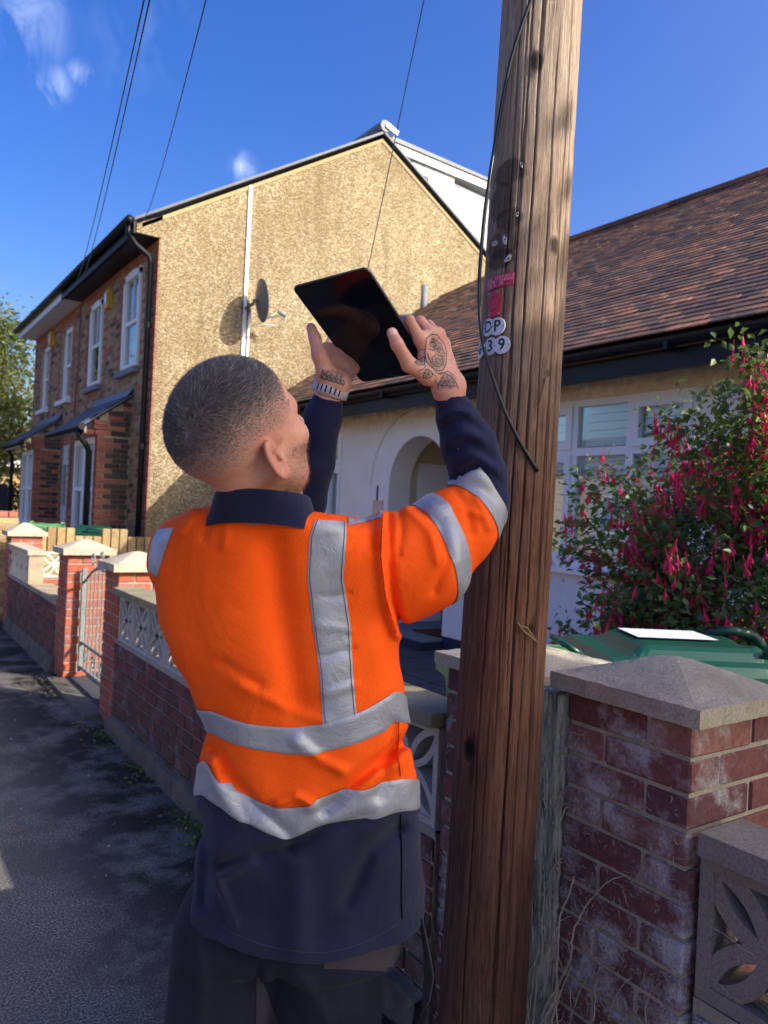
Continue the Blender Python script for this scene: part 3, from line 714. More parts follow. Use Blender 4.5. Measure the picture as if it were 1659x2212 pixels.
tl = []; gauge = .1; sl = math.radians(35); nrows = int((RX - 4.70) / math.cos(sl) / gauge)
Mt = Matrix.Rotation(-sl + .085, 3, 'Y')
for r in range(nrows + 1):
    s_ = r * gauge; x = 4.70 + s_ * math.cos(sl); z = 2.875 + s_ * math.sin(sl)
    yend = BY1 + .03 if x < hipX + .25 else BY1 + .03 - (x - hipX - .25) * 1.78 / (RX - hipX - .25)
    k = 0
    while True:
        y = yend - .08 - k * .168 - (.084 if r % 2 else 0); k += 1
        if y < 1.0: break
        tl.append(((x + .1 * math.cos(sl) * .9, y, z + .1 * math.sin(sl) * .9 + jit(.002)), (.115, .0825, .0065), Mt @ Matrix.Rotation(jit(.012), 3, 'X') @ Matrix.Rotation(jit(.01), 3, 'Z'), 'tile'))
pieces(bu, 'roof_tile', tl, 300, 5)
rd = []
for k in range(36): rd.append(((RX, BY1 - 1.85 - k * .31, rz(RX) + .035 + jit(.004)), (.1, .152, .035), Matrix.Rotation(jit(.02), 3, 'Z'), 'tile'))
pieces(bu, 'ridge_tile', rd, 60, 4)
G().b(4.80, 4.84, YS - .2, BY1 + .02, 2.62, 2.80).build('fascia', MAT['blackplastic'], bu)
G().b(4.84, BX - .002, YS - .2, BY1 + .02, 2.70, 2.72).build('soffit', MAT['blackplastic'], bu)
gt = G()
# half round gutter trough
for (ya, yb) in ((YS - .2, 4.2), (4.2, BY1 + .03)):
    k0 = len(gt.v); n = 8
    for yy in (ya, yb):
        for rr in (.058, .052):
            for k in range(n + 1): a = PI + PI * k / n; gt.v.append((4.735 + rr * math.cos(a), yy, 2.83 + rr * math.sin(a)))
    for k in range(n):
        gt.f += [(k0 + k, k0 + k + 1, k0 + 2 * (n + 1) + k + 1, k0 + 2 * (n + 1) + k), (k0 + n + 1 + k + 1, k0 + n + 1 + k, k0 + 3 * (n + 1) + k, k0 + 3 * (n + 1) + k + 1)]; gt.mi += [0, 0]
    for k in (0, n): gt.f.append((k0 + k, k0 + n + 1 + k, k0 + 3 * (n + 1) + k, k0 + 2 * (n + 1) + k)); gt.mi.append(0)
gt.build('gutter', MAT['blackplastic'], bu)
for yy in (1.5, 3.4, 5.3, 7.0, 8.9): G().b(4.672, 4.80, yy, yy + .035, 2.74, 2.80).build('gutter_bracket', MAT['blackplastic'], bu)
vp = G().tube([(7.55, 10.2, 4.6), (7.55, 10.2, 5.24)], .055, 12).build('vent_pipe', MAT['leadgrey'], bu, True)
# cable fixing under the gutter
cf = thing('cable_bracket', (4.78, 7.98, 2.72), 'tangle of telephone cable and insulator hanging from the bungalow gutter', 'cable bracket')
G().tube([(4.8, 8.05, 2.76), (4.68, 8.0, 2.80), (4.62, 7.95, 2.74)], .012, 6).build('hook', MAT['galv'], cf)
G().tube([(4.64, 7.98, 2.70), (4.64, 7.98, 2.83)], [.02, .03], 10).build('insulator', MAT['white'], cf)
for k in range(4):
    pts = []
    for i in range(17):
        a = 2 * PI * i / 16; pts.append((4.66 + .02 * k + .03 * math.sin(a), 8.03 + .035 * k * .4 + (.05 + .012 * k) * math.sin(a + k), 2.58 + (.12 + .02 * k) * math.cos(a)))
    G().tube(pts, .0065, 5).build('coil', MAT['cable'], cf)
# ---------------------------------------------------------------- houses across the street (seen only as reflections in the panes)
op = thing('opposite_terrace', (-12, 8, 0), 'brick terrace across the street reflected in the window panes', 'house')
G().b(-16, -13.5, -14, 30, 0, 3.6).build('wall', MAT['yellow'], op)
G().prism([(-13.2, -14, 3.5), (-14.8, -14, 4.9), (-16.3, -14, 3.5)], (0, 44, 0)).build('roof', MAT['slate'], op)
for k in range(11):
    for z in (1.0,):
        f_ = G().b(-13.5, -13.44, -13 + k * 4, -11.9 + k * 4, z, z + 1.5).build('window', MAT['whitewood'], op)
        G().b(-13.44, -13.43, -12.9 + k * 4, -12.0 + k * 4, z + .1, z + 1.4).build('pane', MAT['dark'], f_)
# ---------------------------------------------------------------- garden walls, piers, gate
WX = 1.40
BMS = {k: screen_block_mesh(MAT[k], .29, .022, .085, .02) for k in ('screen', 'screen_white')}
BMS['screen_grey'] = screen_block_mesh(MAT['screen_grey'], .29, .034, .1, .03)
def screen_row(parent, pts, mk, rot=0, label=None):
    pb = BASE[parent.name]
    for (x, y, z) in pts:
        o = bpy.data.objects.new('screen_block', BMS[mk]); COL.objects.link(o); o.parent = parent
        o.location = Vector((x, y, z)) - pb; o.rotation_euler = (0, 0, rot)
def copings(parent, name, x0, x1, y0, y1, z, h, L, mk):
    bx = []; y = y0
    while y < y1 - .05:
        l = min(L, y1 - y); bx.append((((x0 + x1) / 2 + jit(.004), y + l / 2, z + h / 2 + jit(.002)), ((x1 - x0) / 2, l / 2 - .004, h / 2), Matrix.Rotation(jit(.01), 3, 'Z'), mk)); y += L
    pieces(parent, name, bx)
# wall A: between the pier by the pole and the gate
wa = thing('garden_wall', (WX + .05, 3.4, 0), 'low red brick garden wall topped with pierced blocks, behind the man', 'wall', 'low brick front garden walls')
yA0, yA1 = 1.72, 5.06
G().b(WX + .006, WX + .1, yA0, yA1, .0, .585).build('mortar_core', MAT['mortar'], wa)
bx = course_wall('X', WX, -1, yA0, yA1, .05, .575, 'brick_wall', thick=.1, bh=.0635)
pieces(wa, 'brick', bx, 300)
ft = G(); n = 40
prev = None
for k in range(n + 1):
    y = yA0 + (yA1 - yA0) * k / n; zz = .10 + .010 * math.sin(k * .9) + .006 * math.sin(k * 2.3) + jit(.004); ft_ = (WX - .035 + jit(.006), y, zz)
    if prev: ft.add([(WX - .05, prev[1], -.02), (WX - .05, y, -.02), (ft_[0], y, ft_[2]), (prev[0], prev[1], prev[2]), (WX + .02, prev[1], prev[2] + .012), (WX + .02, y, ft_[2] + .012)], [(0, 3, 2, 1), (3, 4, 5, 2)])
    prev = ft_
ft.build('rendered_footing', MAT['footing'], wa)
nb = 11; screen_row(wa, [(WX + .052, yA0 + .155 + k * (yA1 - yA0 - .03) / nb, .732) for k in range(nb)], 'screen')
G().b(WX + .003, WX + .1, yA0, yA1, .575, .587).build('mortar_bed', MAT['mortar'], wa)
copings(wa, 'coping_stone', WX - .03, WX + .15, yA0, yA1, .88, .045, .6, 'coping')
# piers
pier('brick_pier', WX, .915, .3275, 1.10, 'worn brick pier with rough concrete cap, nearest pier to the right of the pole', 'brick_near', 'cap_near', capz=.04, peak=.058, over=.032)
pier('brick_pier', WX + .01, 1.375, .3275, 1.07, 'brick pier with flat concrete cap partly hidden behind the wooden pole', 'brick_near', 'cap', capz=.035, peak=.04, over=.03)
pier('brick_pier', WX + .01, 5.085, .33, 1.02, 'lit brick gate pier with pyramid cap nearest the man, right of the iron gate', 'brick_pier', 'cap', peak=.076, capz=.05)
pier('brick_pier', WX + .01, 6.56, .33, 1.02, 'lit brick gate pier with pyramid cap left of the iron gate, gate shadow on it', 'brick_pier', 'cap', peak=.076, capz=.05)
pier('brick_pier', WX + .01, 9.40, .33, 1.02, 'brick pier with pyramid cap at the far end of the low wall', 'brick_pier', 'cap', peak=.10, capz=.05)
pier('boundary_pier', 1.24, 9.98, .33, 1.20, 'yellow stock brick pier with orange brick top at the left edge', 'yellow', 'coping', capz=.01, peak=.0, over=.0)
ob = thing('brick_topping', (1.4, 10.1, 1.2), 'bright orange bricks topping the yellow pier at the left edge', 'bricks')
pieces(ob, 'brick', [((1.295, 10.145, 1.245), (.05, .16, .032), None, 'red'), ((1.405, 10.145, 1.245), (.05, .16, .032), None, 'red'), ((1.515, 10.145, 1.245), (.05, .16, .032), None, 'red')])
# wall B: beyond the gate
wbq = thing('garden_wall', (WX + .05, 8, 0), 'low red brick garden wall beyond the gate with its blocks missing', 'wall', 'low brick front garden walls')
yB0, yB1 = 6.89, 9.40
G().b(WX + .006, WX + .1, yB0, yB1, 0, .595).build('mortar_core', MAT['mortar'], wbq)
pieces(wbq, 'brick', course_wall('X', WX, -1, yB0, yB1, .12, .59, 'brick_wall', thick=.1), 300)
G().prism([(WX - .04, yB0, -.01), (WX + .0, yB0, .15), (WX + .05, yB0, .15), (WX + .05, yB0, -.01)], (0, yB1 - yB0, 0)).build('rendered_footing', MAT['footing'], wbq)
G().b(WX, WX + .22, yB0, 8.22, .597, .615).build('mortar_ledge', MAT['mortar_w'], wbq)
screen_row(wbq, [(WX + .052, 8.40 + k * .3, .745) for k in range(4)], 'screen_white')
G().b(WX + .0, WX + .14, 8.2, 8.253, .597, .89).build('block_edge', MAT['mortar_w'], wbq)
copings(wbq, 'coping_stone', WX - .02, WX + .16, 8.18, yB1, .892, .05, .5, 'cap')
# dividing wall with a white pierced block
wd_ = thing('dividing_wall', (2.4, 9.6, 0), 'brick garden dividing wall with one white pierced block', 'wall')
G().b(1.75, 3.2, 9.506, 9.6, 0, .53).build('mortar_core', MAT['mortar_w'], wd_)
pieces(wd_, 'brick', course_wall('Y', 9.5, -1, 1.75, 3.2, .0, .53, 'brick_pier', thick=.1), 60)
screen_row(wd_, [(1.90, 9.55, .69)], 'screen_white', PI / 2)
copings(wd_, 'edge_stone', 2.05, 2.15, 9.5, 9.6, .54, .3, .2, 'coping')
ws = thing('stock_brick_wall', (2.4, 10.35, 0), 'old yellow stock brick wall with uneven upright bricks along its top', 'wall')
G().b(1.6, 3.28, 10.256, 10.35, 0, .8).build('mortar_core', MAT['mortar_w'], ws)
bx = course_wall('Y', 10.25, -1, 1.6, 3.28, .0, .75, 'yellow', thick=.1)
x = 1.62; k = 0
while x < 3.22:
    hh = .115 + (.05 if (k // 3) % 2 else 0); bx.append(((x + .05, 10.30, .76 + hh), (.048, .06, hh), None, 'yellow')); x += .11; k += 1
pieces(ws, 'brick', bx, 200)
# wall C, right of the near pier
wc = thing('garden_wall', (WX + .05, 0, 0), 'brick garden wall with large grey pierced block at the right edge', 'wall', 'low brick front garden walls')
yC0, yC1 = -1.2, .905
G().b(WX + .03, WX + .12, yC0, yC1, 0, .55).build('mortar_core', MAT['mortar'], wc)
pieces(wc, 'brick', course_wall('X', WX + .024, -1, yC0, yC1 - .01, .0, .55, 'brick_near', thick=.1), 300)
S = .29
screen_row(wc, [(WX + .075, .755 - k * .30, .702) for k in range(6)], 'screen_grey')
cbx = [((WX + .07, yC1 - .015 - .3 - k * .6, .872), (.075, .298, .023), Matrix.Rotation(.0 + jit(.004), 3, 'Y'), 'screen_grey') for k in range(3)]
pieces(wc, 'coping_stone', cbx)
# rotten timber post between pole pier and near pier
m = Mat('lichened_rotten_timber', .95, .1); n1 = m.noise(8, 7, .75, (9, 9, .9), .5)
c = m.ramp(n1, [(.34, srgb(46, 38, 32)), (.42, srgb(140, 132, 114)), (.56, srgb(214, 212, 192)), (.8, srgb(120, 104, 84))])
m.color(c); m.bump(n1, 1.0, .02); m.bump(m.noise(60, 5, .7, (1, 1, .3)), .6, .006); MAT['rotten'] = m.m
v = []; f = []; nz_, na = 60, 26
for i in range(nz_ + 1):
    z = 1.085 * i / nz_
    for k in range(na):
        a = 2 * PI * k / na
        r = .058 * (1 + .1 * math.sin(3 * a + z * 2) + .07 * math.sin(7 * a + z * 5)) - (.012 * math.exp(-((a - 3.5) / .12) ** 2)) - (.01 * math.exp(-((a - 4.4) / .1) ** 2)) + jit(.0025)
        v.append((WX + .02 + r * math.cos(a) * .8, 1.30 + r * math.sin(a), z + jit(.002)))
for i in range(nz_):
    for k in range(na): a = i * na + k; b = i * na + (k + 1) % na; f.append((a, b, b + na, a + na))
f.append(tuple(nz_ * na + k for k in range(na)))
o = bpy.data.objects.new('timber_post', mesh('timber_post', v, f, MAT['rotten'], True)); link(o)
tag(o, 'rotten lichen-covered timber post between the pole and the near brick pier', 'post')

# iron gate
gt = thing('iron_gate', (WX + .1, 5.98, 0), 'narrow grey wrought iron gate with scrolls between two brick piers', 'gate')
gx = WX + .13; gy0, gy1 = 5.44, 6.53
def pv(y, z): return (gx, y, z)
G().box((gx, gy0 + .035, .53), (.02, .02, .47)).build('hinge_stile', MAT['galv'], gt)
G().box((gx, gy1 - .03, .50), (.017, .017, .42)).build('latch_stile', MAT['galv'], gt)
G().box((gx, (gy0 + gy1) / 2, .12), (.012, (gy1 - gy0) / 2 - .03, .012)).build('bottom_rail', MAT['galv'], gt)
G().box((gx, (gy0 + gy1) / 2, .32), (.01, (gy1 - gy0) / 2 - .03, .01)).build('middle_rail', MAT['galv'], gt)
tp = [pv(gy0 + .04 + (gy1 - gy0 - .07) * t, .80 + .16 * math.sin(PI * t)) for t in np.linspace(0, 1, 15)]
G().tube(tp, .011, 6).build('top_rail', MAT['galv'], gt)
for k in range(8):
    t = (k + 1) / 9; y = gy0 + .035 + (gy1 - gy0 - .07) * t
    G().tube([pv(y, .12), pv(y, .80 + .16 * math.sin(PI * t))], .0065, 6).build('bar', MAT['galv'], gt)
def scroll(y, z, r, s=1, s2=1):
    pts = []
    for i in range(22):
        a = i / 21 * 2.6 * PI; rr = r * (1 - i / 26); pts.append(pv(y + s * rr * math.cos(a), z + s2 * rr * math.sin(a)))
    G().tube(pts, .006, 5).build('scroll', MAT['galv'], gt)
for y, z, r, s, s2 in ((5.72, 1.0, .06, 1, 1), (6.25, 1.0, .06, -1, 1), (5.98, 1.04, .05, 1, 1), (5.6, .22, .06, 1, 1), (5.85, .22, .06, -1, 1), (6.1, .22, .06, 1, 1), (6.36, .22, .06, -1, 1), (5.55, .9, .045, -1, -1)): scroll(y, z, r, s, s2)
G().box((gx, gy0 + .035, 1.01), (.028, .028, .03)).build('finial', MAT['galv'], gt)

# ---------------------------------------------------------------- telegraph pole
def pole_c(z): return np.array([1.2148 + (z - .344) * .0097, 1.290 - (z - .344) * .0065])
def pole_r(z): return .0995 - .0035 * z
m = Mat('weathered_pole_wood', .85, .2)
zz = m.n('ShaderNodeSeparateXYZ', {0: m.pos()}).outputs[2]; xx_ = m.n('ShaderNodeSeparateXYZ', {0: m.pos()})
gr = m.noise(100, 9, .78, (1, 1, .05), 1.2); gr2 = m.noise(230, 6, .75, (1, 1, .05), 1.2)
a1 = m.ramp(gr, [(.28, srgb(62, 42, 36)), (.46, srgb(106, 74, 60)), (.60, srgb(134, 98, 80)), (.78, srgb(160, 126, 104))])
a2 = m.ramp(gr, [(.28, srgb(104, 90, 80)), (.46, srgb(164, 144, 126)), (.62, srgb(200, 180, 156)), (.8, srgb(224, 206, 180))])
zf = m.rng(m.math('ADD', zz, m.math('MULTIPLY', m.noise(3, 4, .6), .9)), 1.9, 2.8)  # brown below, grey above; sunlit top and shaded foot also painted into the colour
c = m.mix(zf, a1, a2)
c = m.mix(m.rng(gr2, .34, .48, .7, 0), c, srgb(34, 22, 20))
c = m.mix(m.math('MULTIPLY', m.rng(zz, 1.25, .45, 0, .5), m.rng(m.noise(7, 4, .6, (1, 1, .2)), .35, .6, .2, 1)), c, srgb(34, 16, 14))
def spot(c, P, sx, sz, col, st, soft=.25):
    g_ = m.n('ShaderNodeNewGeometry').outputs['Position']
    mp_ = m.n('ShaderNodeMapping', {0: m.n('ShaderNodeVectorMath', {0: g_, 1: tuple(-x for x in P)}, operation='ADD').outputs[0], 3: (1 / sx, 1 / sx, 1 / sz)})
    L = m.n('ShaderNodeVectorMath', {0: mp_.outputs[0]}, operation='LENGTH').outputs['Value']
    L = m.math('ADD', L, m.math('MULTIPLY', m.math('SUBTRACT', m.noise(40, 4, .7), .5), .9))
    return m.mix(m.rng(L, 1 + soft, 1 - soft, 0, st), c, col)
def pole_hit(x, y, off=0.0):
    """point of the pole surface that lies under this photograph pixel"""
    d = ray(x, y); d = d / np.linalg.norm(d); t = 1.5
    for _ in range(60):
        p = O + d * t; cc = pole_c(p[2]); t += (math.hypot(p[0] - cc[0], p[1] - cc[1]) - pole_r(p[2]) - off) * .8
    return O + d * t
for (x, y, sx, sz, st) in ((1012, 1618, .016, .026, .9), (1160, 130, .014, .022, .8), (1148, 1358, .010, .014, .8), (1196, 532, .011, .02, .8), (1182, 806, .008, .008, .5), (1020, 1640, .01, .06, .5)):
    c = spot(c, pole_hit(x, y), sx, sz, srgb(18, 12, 12), st)
for (x, y, sx, sz, st) in ((1098, 372, .045, .028, .75), (1078, 436, .04, .04, .7), (1098, 474, .034, .026, .75), (1078, 528, .05, .03, .6), (1078, 560, .04, .022, .75)):
    c = spot(c, pole_hit(x, y), sx, sz, srgb(30, 28, 34), st * .8, .12)
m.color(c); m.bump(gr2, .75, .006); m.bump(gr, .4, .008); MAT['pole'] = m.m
cracks = []
for k in range(34):
    a = random.uniform(0, 2 * PI); z0_ = random.uniform(-.5, 3.0); L_ = random.uniform(.3, 1.7)
    cracks.append((a, z0_, z0_ + L_, random.uniform(.5, 1.2), random.uniform(0, 9)))
fa = math.atan2(-(fw[1]), -(fw[0]))     # angle that faces the camera
for da, za, zb, w in ((-.62, .0, 3.2, 1.5), (-.18, 1.2, 3.1, 1.6), (.05, .0, 1.9, 1.8), (.33, .4, 2.6, 1.0), (.62, .2, 3.0, 1.3), (-.4, 1.5, 2.9, 1.1), (.8, 1.2, 2.5, 1.)): cracks.append((fa + da, za, zb, w, da * 7))
na = 340; zs = np.concatenate([np.arange(0, 3.2, .022), np.arange(3.2, 8.0, .3)])
A, Z = np.meshgrid(np.arange(na) * 2 * PI / na, zs)
Rr = .0995 - .0035 * Z
Rr = Rr + .0012 * np.sin(A * 5 + Z * 1.3) + .0007 * np.sin(A * 9 + 2 * np.sin(Z * 2.1)) * np.sin(A * 4 + Z)
for (a, z0_, z1_, w, ph) in cracks:
    aa = a + .018 * np.sin(Z * 4 + ph) + .010 * np.sin(Z * 13 + ph * 2) + .004 * np.sin(Z * 47 + ph) + .03 * np.sin(Z * 1.1 + ph)
    d_ = (A - aa + PI) % (2 * PI) - PI
    env = np.clip((Z - z0_) / .15, 0, 1) * np.clip((z1_ - Z) / .15, 0, 1)
    Rr -= .006 * w * env * np.exp(-(d_ / (.011 * (.6 + .5 * w))) ** 2)
for (x, y, amp) in ((1012, 1618, -.010), (1160, 130, .006), (1196, 532, .005), (1148, 1358, -.006)):
    p = pole_hit(x, y); cc = pole_c(p[2]); a0 = math.atan2(p[1] - cc[1], p[0] - cc[0]); d_ = ((A - a0 + PI) % (2 * PI) - PI)
    Rr += amp * np.exp(-(d_ * .1 / .012) ** 2 - ((Z - p[2]) / .022) ** 2)
V = np.stack([1.2148 + (Z - .344) * .0097 + Rr * np.cos(A), 1.290 - (Z - .344) * .0065 + Rr * np.sin(A), Z], -1).reshape(-1, 3)
nzr = len(zs); idx = np.arange(nzr * na).reshape(nzr, na); nx_ = np.roll(idx, -1, 1)
F = np.stack([idx[:-1], nx_[:-1], nx_[1:], idx[1:]], -1).reshape(-1, 4)
po = thing('telegraph_pole', (1.222, 1.285, 0), 'tall weathered wooden telegraph pole with number discs and red tags', 'telegraph pole')
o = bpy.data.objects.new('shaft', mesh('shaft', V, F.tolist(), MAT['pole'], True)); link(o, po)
# tags and discs, curved round the shaft where they are nailed
def on_pole(p0, du, dz, off=.003):
    """point at arc-length du (to the right as seen) and dz from surface point p0"""
    z = p0[2] + dz; cc = pole_c(z); r = pole_r(z) + off
    a = math.atan2(p0[1] - pole_c(p0[2])[1], p0[0] - pole_c(p0[2])[0]) + du / r
    return np.array([cc[0] + r * math.cos(a), cc[1] + r * math.sin(a), z])
def plate(name, p0, outline, mat, off=.003, th=.0015, flat=False, tilt=0.):
    """outline in (u,z) metres, filled as a fan strip from its centre; bent round the pole unless flat"""
    ct, st = math.cos(tilt), math.sin(tilt)
    o_ = [(u * ct - w * st, u * st + w * ct) for u, w in outline]
    cx0 = sum(u for u, _ in o_) / len(o_); cz0 = sum(w for _, w in o_) / len(o_)
    rings = [1, .66, .33]; v = []; f = []; n = len(o_)
    def P(u, w, of):
        if flat:
            q = on_pole(p0, 0, 0, 0); cc = pole_c(q[2]); nn = np.array([q[0] - cc[0], q[1] - cc[1], 0]); nn /= np.linalg.norm(nn)
            t = np.array([-nn[1], nn[0], 0]); return q + nn * of + t * u + np.array([0, 0, w])
        return on_pole(p0, u, w, of)
    for of in (off + th, off - .001):
        for s_ in rings:
            for u, w in o_: v.append(P(cx0 + (u - cx0) * s_, cz0 + (w - cz0) * s_, of))
        v.append(P(cx0, cz0, of))
    m_ = 3 * n + 1
    for s_ in range(2):
        b_ = s_ * m_
        for q in range(2):
            for i in range(n): f.append((b_ + q * n + i, b_ + q * n + (i + 1) % n, b_ + (q + 1) * n + (i + 1) % n, b_ + (q + 1) * n + i))
        for i in range(n): f.append((b_ + 2 * n + i, b_ + 2 * n + (i + 1) % n, b_ + 3 * n))
    for i in range(n): f.append((i, (i + 1) % n, m_ + (i + 1) % n, m_ + i))
    o = bpy.data.objects.new(name, mesh(name, v, f, mat)); return o, P
def text_on(P, txt, size, u0, z0, mat, of, parent, name='lettering', tilt=0.0, bold=0.0):
    cu = bpy.data.curves.new('t', 'FONT'); cu.body = txt; cu.size = size; cu.align_x = 'CENTER'; cu.align_y = 'CENTER'; cu.resolution_u = 3; cu.offset = bold; cu.extrude = 0
    to = bpy.data.objects.new('t', cu); COL.objects.link(to); bpy.context.view_layer.update()
    me = bpy.data.meshes.new_from_object(to.evaluated_get(bpy.context.evaluated_depsgraph_get()))
    bpy.data.objects.remove(to)
    bm = bmesh.new(); bm.from_mesh(me)
    ct, st = math.cos(tilt), math.sin(tilt)
    for v in bm.verts:
        u, w = v.co.x, v.co.y; q = P(u0 + u * ct - w * st, z0 + u * st + w * ct, of); v.co = Vector(q)
    bm.to_mesh(me); bm.free(); me.materials.clear(); me.materials.append(mat)
    o = bpy.data.objects.new(name, me); link(o, parent); return o
MAT['disc'] = simple('white_disc_plastic', srgb(208, 212, 222), .4, .5, var=.05)
MAT['ink'] = simple('black_lettering', (.015, .016, .02), .5, .4)
MAT['redtag'] = simple('faded_red_plastic', srgb(206, 40, 72), .4, .5, var=.12, scale=30)
MAT['pinktag'] = simple('pink_red_strip', srgb(200, 46, 78), .4, .5, var=.15, scale=25)
MAT['tagink'] = simple('pale_print', srgb(240, 190, 205), .5, .3)
MAT['torn'] = simple('torn_white_plastic', srgb(200, 198, 192), .6, .3)
rr = .0195
for (x, y, ch, uo) in ((1058, 708, 'D', 0), (1077, 706, 'P', 0), (1042, 756, '6', 0), (1062, 749, '3', 0), (1086, 746, '9', 0)):
    p0 = pole_hit(x, y)
    ol = [(rr * math.cos(-t), rr * 1.02 * math.sin(t)) for t in np.linspace(0, 2 * PI, 25)[:-1]]
    o, P = plate('number_disc', p0, ol, MAT['disc'], .0035 + (.0012 if ch in 'P9' else 0), .0012); link(o, po)
    text_on(P, ch, .036, 0, 0, MAT['ink'], .0056 + (.0012 if ch in 'P9' else 0), o, tilt=.03, bold=.0004)
    for s_ in (-1, 1):
        q = on_pole(p0, s_ * rr * .8, 0, .0045); nn = np.array([q[0] - pole_c(q[2])[0], q[1] - pole_c(q[2])[1], 0]); nn /= np.linalg.norm(nn)
        G().tube([q, q + nn * .0022], .0018, 8).build('nail', MAT['galv'], o)
p0 = pole_hit(1070, 657); w_, h_ = .0175, .0285
ol = [(w_ - .004, -h_), (w_, -h_ + .004), (w_, h_ - .004), (w_ - .004, h_), (-w_ + .004, h_), (-w_, h_ - .004), (-w_, -h_ + .004), (-w_ + .004, -h_)]
o, P = plate('red_plate', p0, ol, MAT['redtag'], .003, .0015, tilt=.1); link(o, po)
text_on(P, 'D', .05, 0, 0, simple('embossed_red', srgb(176, 24, 56), .4, .5), .0052, o, tilt=.1)
for su in (-1, 1):
    for sw in (-1, 1):
        q = on_pole(p0, su * .0135 - sw * .0025, sw * .024, .0045); nn = np.array([q[0] - pole_c(q[2])[0], q[1] - pole_c(q[2])[1], 0]); nn /= np.linalg.norm(nn)
        G().tube([q, q + nn * .003], .0024, 8).build('nail', MAT['galv'], o)
p0 = pole_hit(1084, 607)
top = [(u, .0125 + .10 * u * .6) for u in np.linspace(-.042, .030, 13)]; bot = [(u, -.0125 + .10 * u * .6) for u in np.linspace(.030, -.042, 13)]
o, P = plate('date_strip', p0, bot[::-1][::-1] + top, MAT['pinktag'], .003, .001); link(o, po)
for r_, (s_, zz_) in enumerate((('1  2  3  4     6  7  8  9  10 11 12', .0068), ('21 22 23 24    26 27 28 29 30', 0), ('01 03 05    07 08  1  2', -.0068))):
    text_on(P, s_, .0062, -.008, zz_, MAT['tagink'], .0046, o, tilt=.06, bold=.0001)
for (u, w) in ((-.018, .006), (-.006, .0005), (.012, -.0055), (.019, -.0045), (-.022, -.007), (-.006, -.006)):
    q = P(u, w, .0042); nn = np.array([q[0] - pole_c(q[2])[0], q[1] - pole_c(q[2])[1], 0]); nn /= np.linalg.norm(nn)
    G().tube([q, q + nn * .0008], .0021, 8).build('punched_hole', MAT['ink'], o)
for (x, y, a, b, rot) in ((1071, 526, .0085, .006, .0), (1092, 519, .0055, .0105, .3), (1098, 560, .0105, .0055, .8), (1127, 357, .003, .007, .2), (1118, 464, .0025, .006, -.2)):
    p0 = pole_hit(x, y); ol = []
    for k in range(9):
        t = 2 * PI * k / 9; rj = 1 + jit(.22); u, w = a * rj * math.cos(t), b * rj * math.sin(t); ol.append((u * math.cos(rot) - w * math.sin(rot), u * math.sin(rot) + w * math.cos(rot)))
    o, P = plate('torn_tag', p0, ol, MAT['torn'], .003, .001); link(o, po)
    q = P(0.002, 0, .004); nn = np.array([q[0] - pole_c(q[2])[0], q[1] - pole_c(q[2])[1], 0]); nn /= np.linalg.norm(nn)
    G().tube([q, q + nn * .0015], .0018, 8).build('nail', MAT['rustiron'], o)
# splinters
for (pts) in ([(1180, 815), (1172, 850), (1162, 882)], [(1118, 1345), (1130, 1362), (1150, 1378), (1165, 1392)], [(1122, 1352), (1138, 1356), (1160, 1386)]):
    G().tube([pole_hit(x, y, .004 + .003 * math.sin(i)) for i, (x, y) in enumerate(pts)], [.0022] * (len(pts) - 1) + [.0008], 5).build('splinter', MAT['twig'], po)
# black cable down the pole
pts = []
for (x, y, of) in ((1190, -160, .01), (1163, -40, .008), (1130, 45, .01), (1105, 120, .012), (1086, 210, .012), (1071, 300, .014), (1058, 380, .03), (1048, 450, .03), (1041, 520, .03), (1035, 600, .03), (1034, 660, .03), (1041, 740, .02), (1062, 810, .014), (1090, 890, .012), (1125, 960, .008), (1162, 1018, .003)):
    d = ray(x, y); d = d / np.linalg.norm(d); best = None
    q = pole_hit(x, y, of)
    if not np.isfinite(q).all() or np.linalg.norm(q - O) > 2.6 or math.hypot(*(q[:2] - pole_c(q[2]))) > pole_r(q[2]) + of + .004:
        t = 1.7 / (d @ fw); q = O + d * t
    pts.append(q)
def smooth_pts(pts, n=60):
    P = np.array(pts); t = np.concatenate([[0], np.cumsum(np.linalg.norm(np.diff(P, axis=0), axis=1))]); T = np.linspace(0, t[-1], n)
    Q = np.stack([np.interp(T, t, P[:, i]) for i in range(3)], 1)
    for _ in range(6): Q[1:-1] = (Q[:-2] + 2 * Q[1:-1] + Q[2:]) / 4
    return Q
o = G().tube(smooth_pts(pts, 90), .0042, 8).build('drop_cable', MAT['cable'], None, True)
tag(o, 'black drop cable hanging down the wooden pole across its number discs', 'cable')
# overhead wires
for i, (a, b, lab, rad) in enumerate((
    (on(320, -40, 'Y', 2.0), on(165, 605, 'Y', 13.0), 'leftmost overhead wire of the close pair above the brick terrace', .0045),
    (on(332, -40, 'Y', 2.0), on(178, 598, 'Y', 12.6), 'overhead wire just right of the leftmost one above the brick terrace', .0045),
    (on(455, -40, 'Y', 2.0), on(307, 478, 'Y', 10.8), 'overhead wire running to the gutter corner of the pebbledashed house', .0042),
    (on(924, -40, 'Y', 2.2), np.array([4.7, 7.97, 2.8]), 'thin overhead wire crossing the gable down to the bungalow gutter', .0045))):
    pts = []
    for t in np.linspace(0, 1, 24):
        p = a * (1 - t) + b * t; p = p.copy(); p[2] -= 4 * t * (1 - t) * (.14 if i != 3 else .06); pts.append(p)
    pts = [a + (a - b) * .6 + [0, 0, .3]] + pts
    o = G().tube(pts, [rad * .55] * 2 + list(np.linspace(rad * .5, rad, len(pts) - 2)), 6).build('overhead_wire', MAT['wire'], None, True)
    tag(o, lab, 'wire', 'overhead telephone wires')

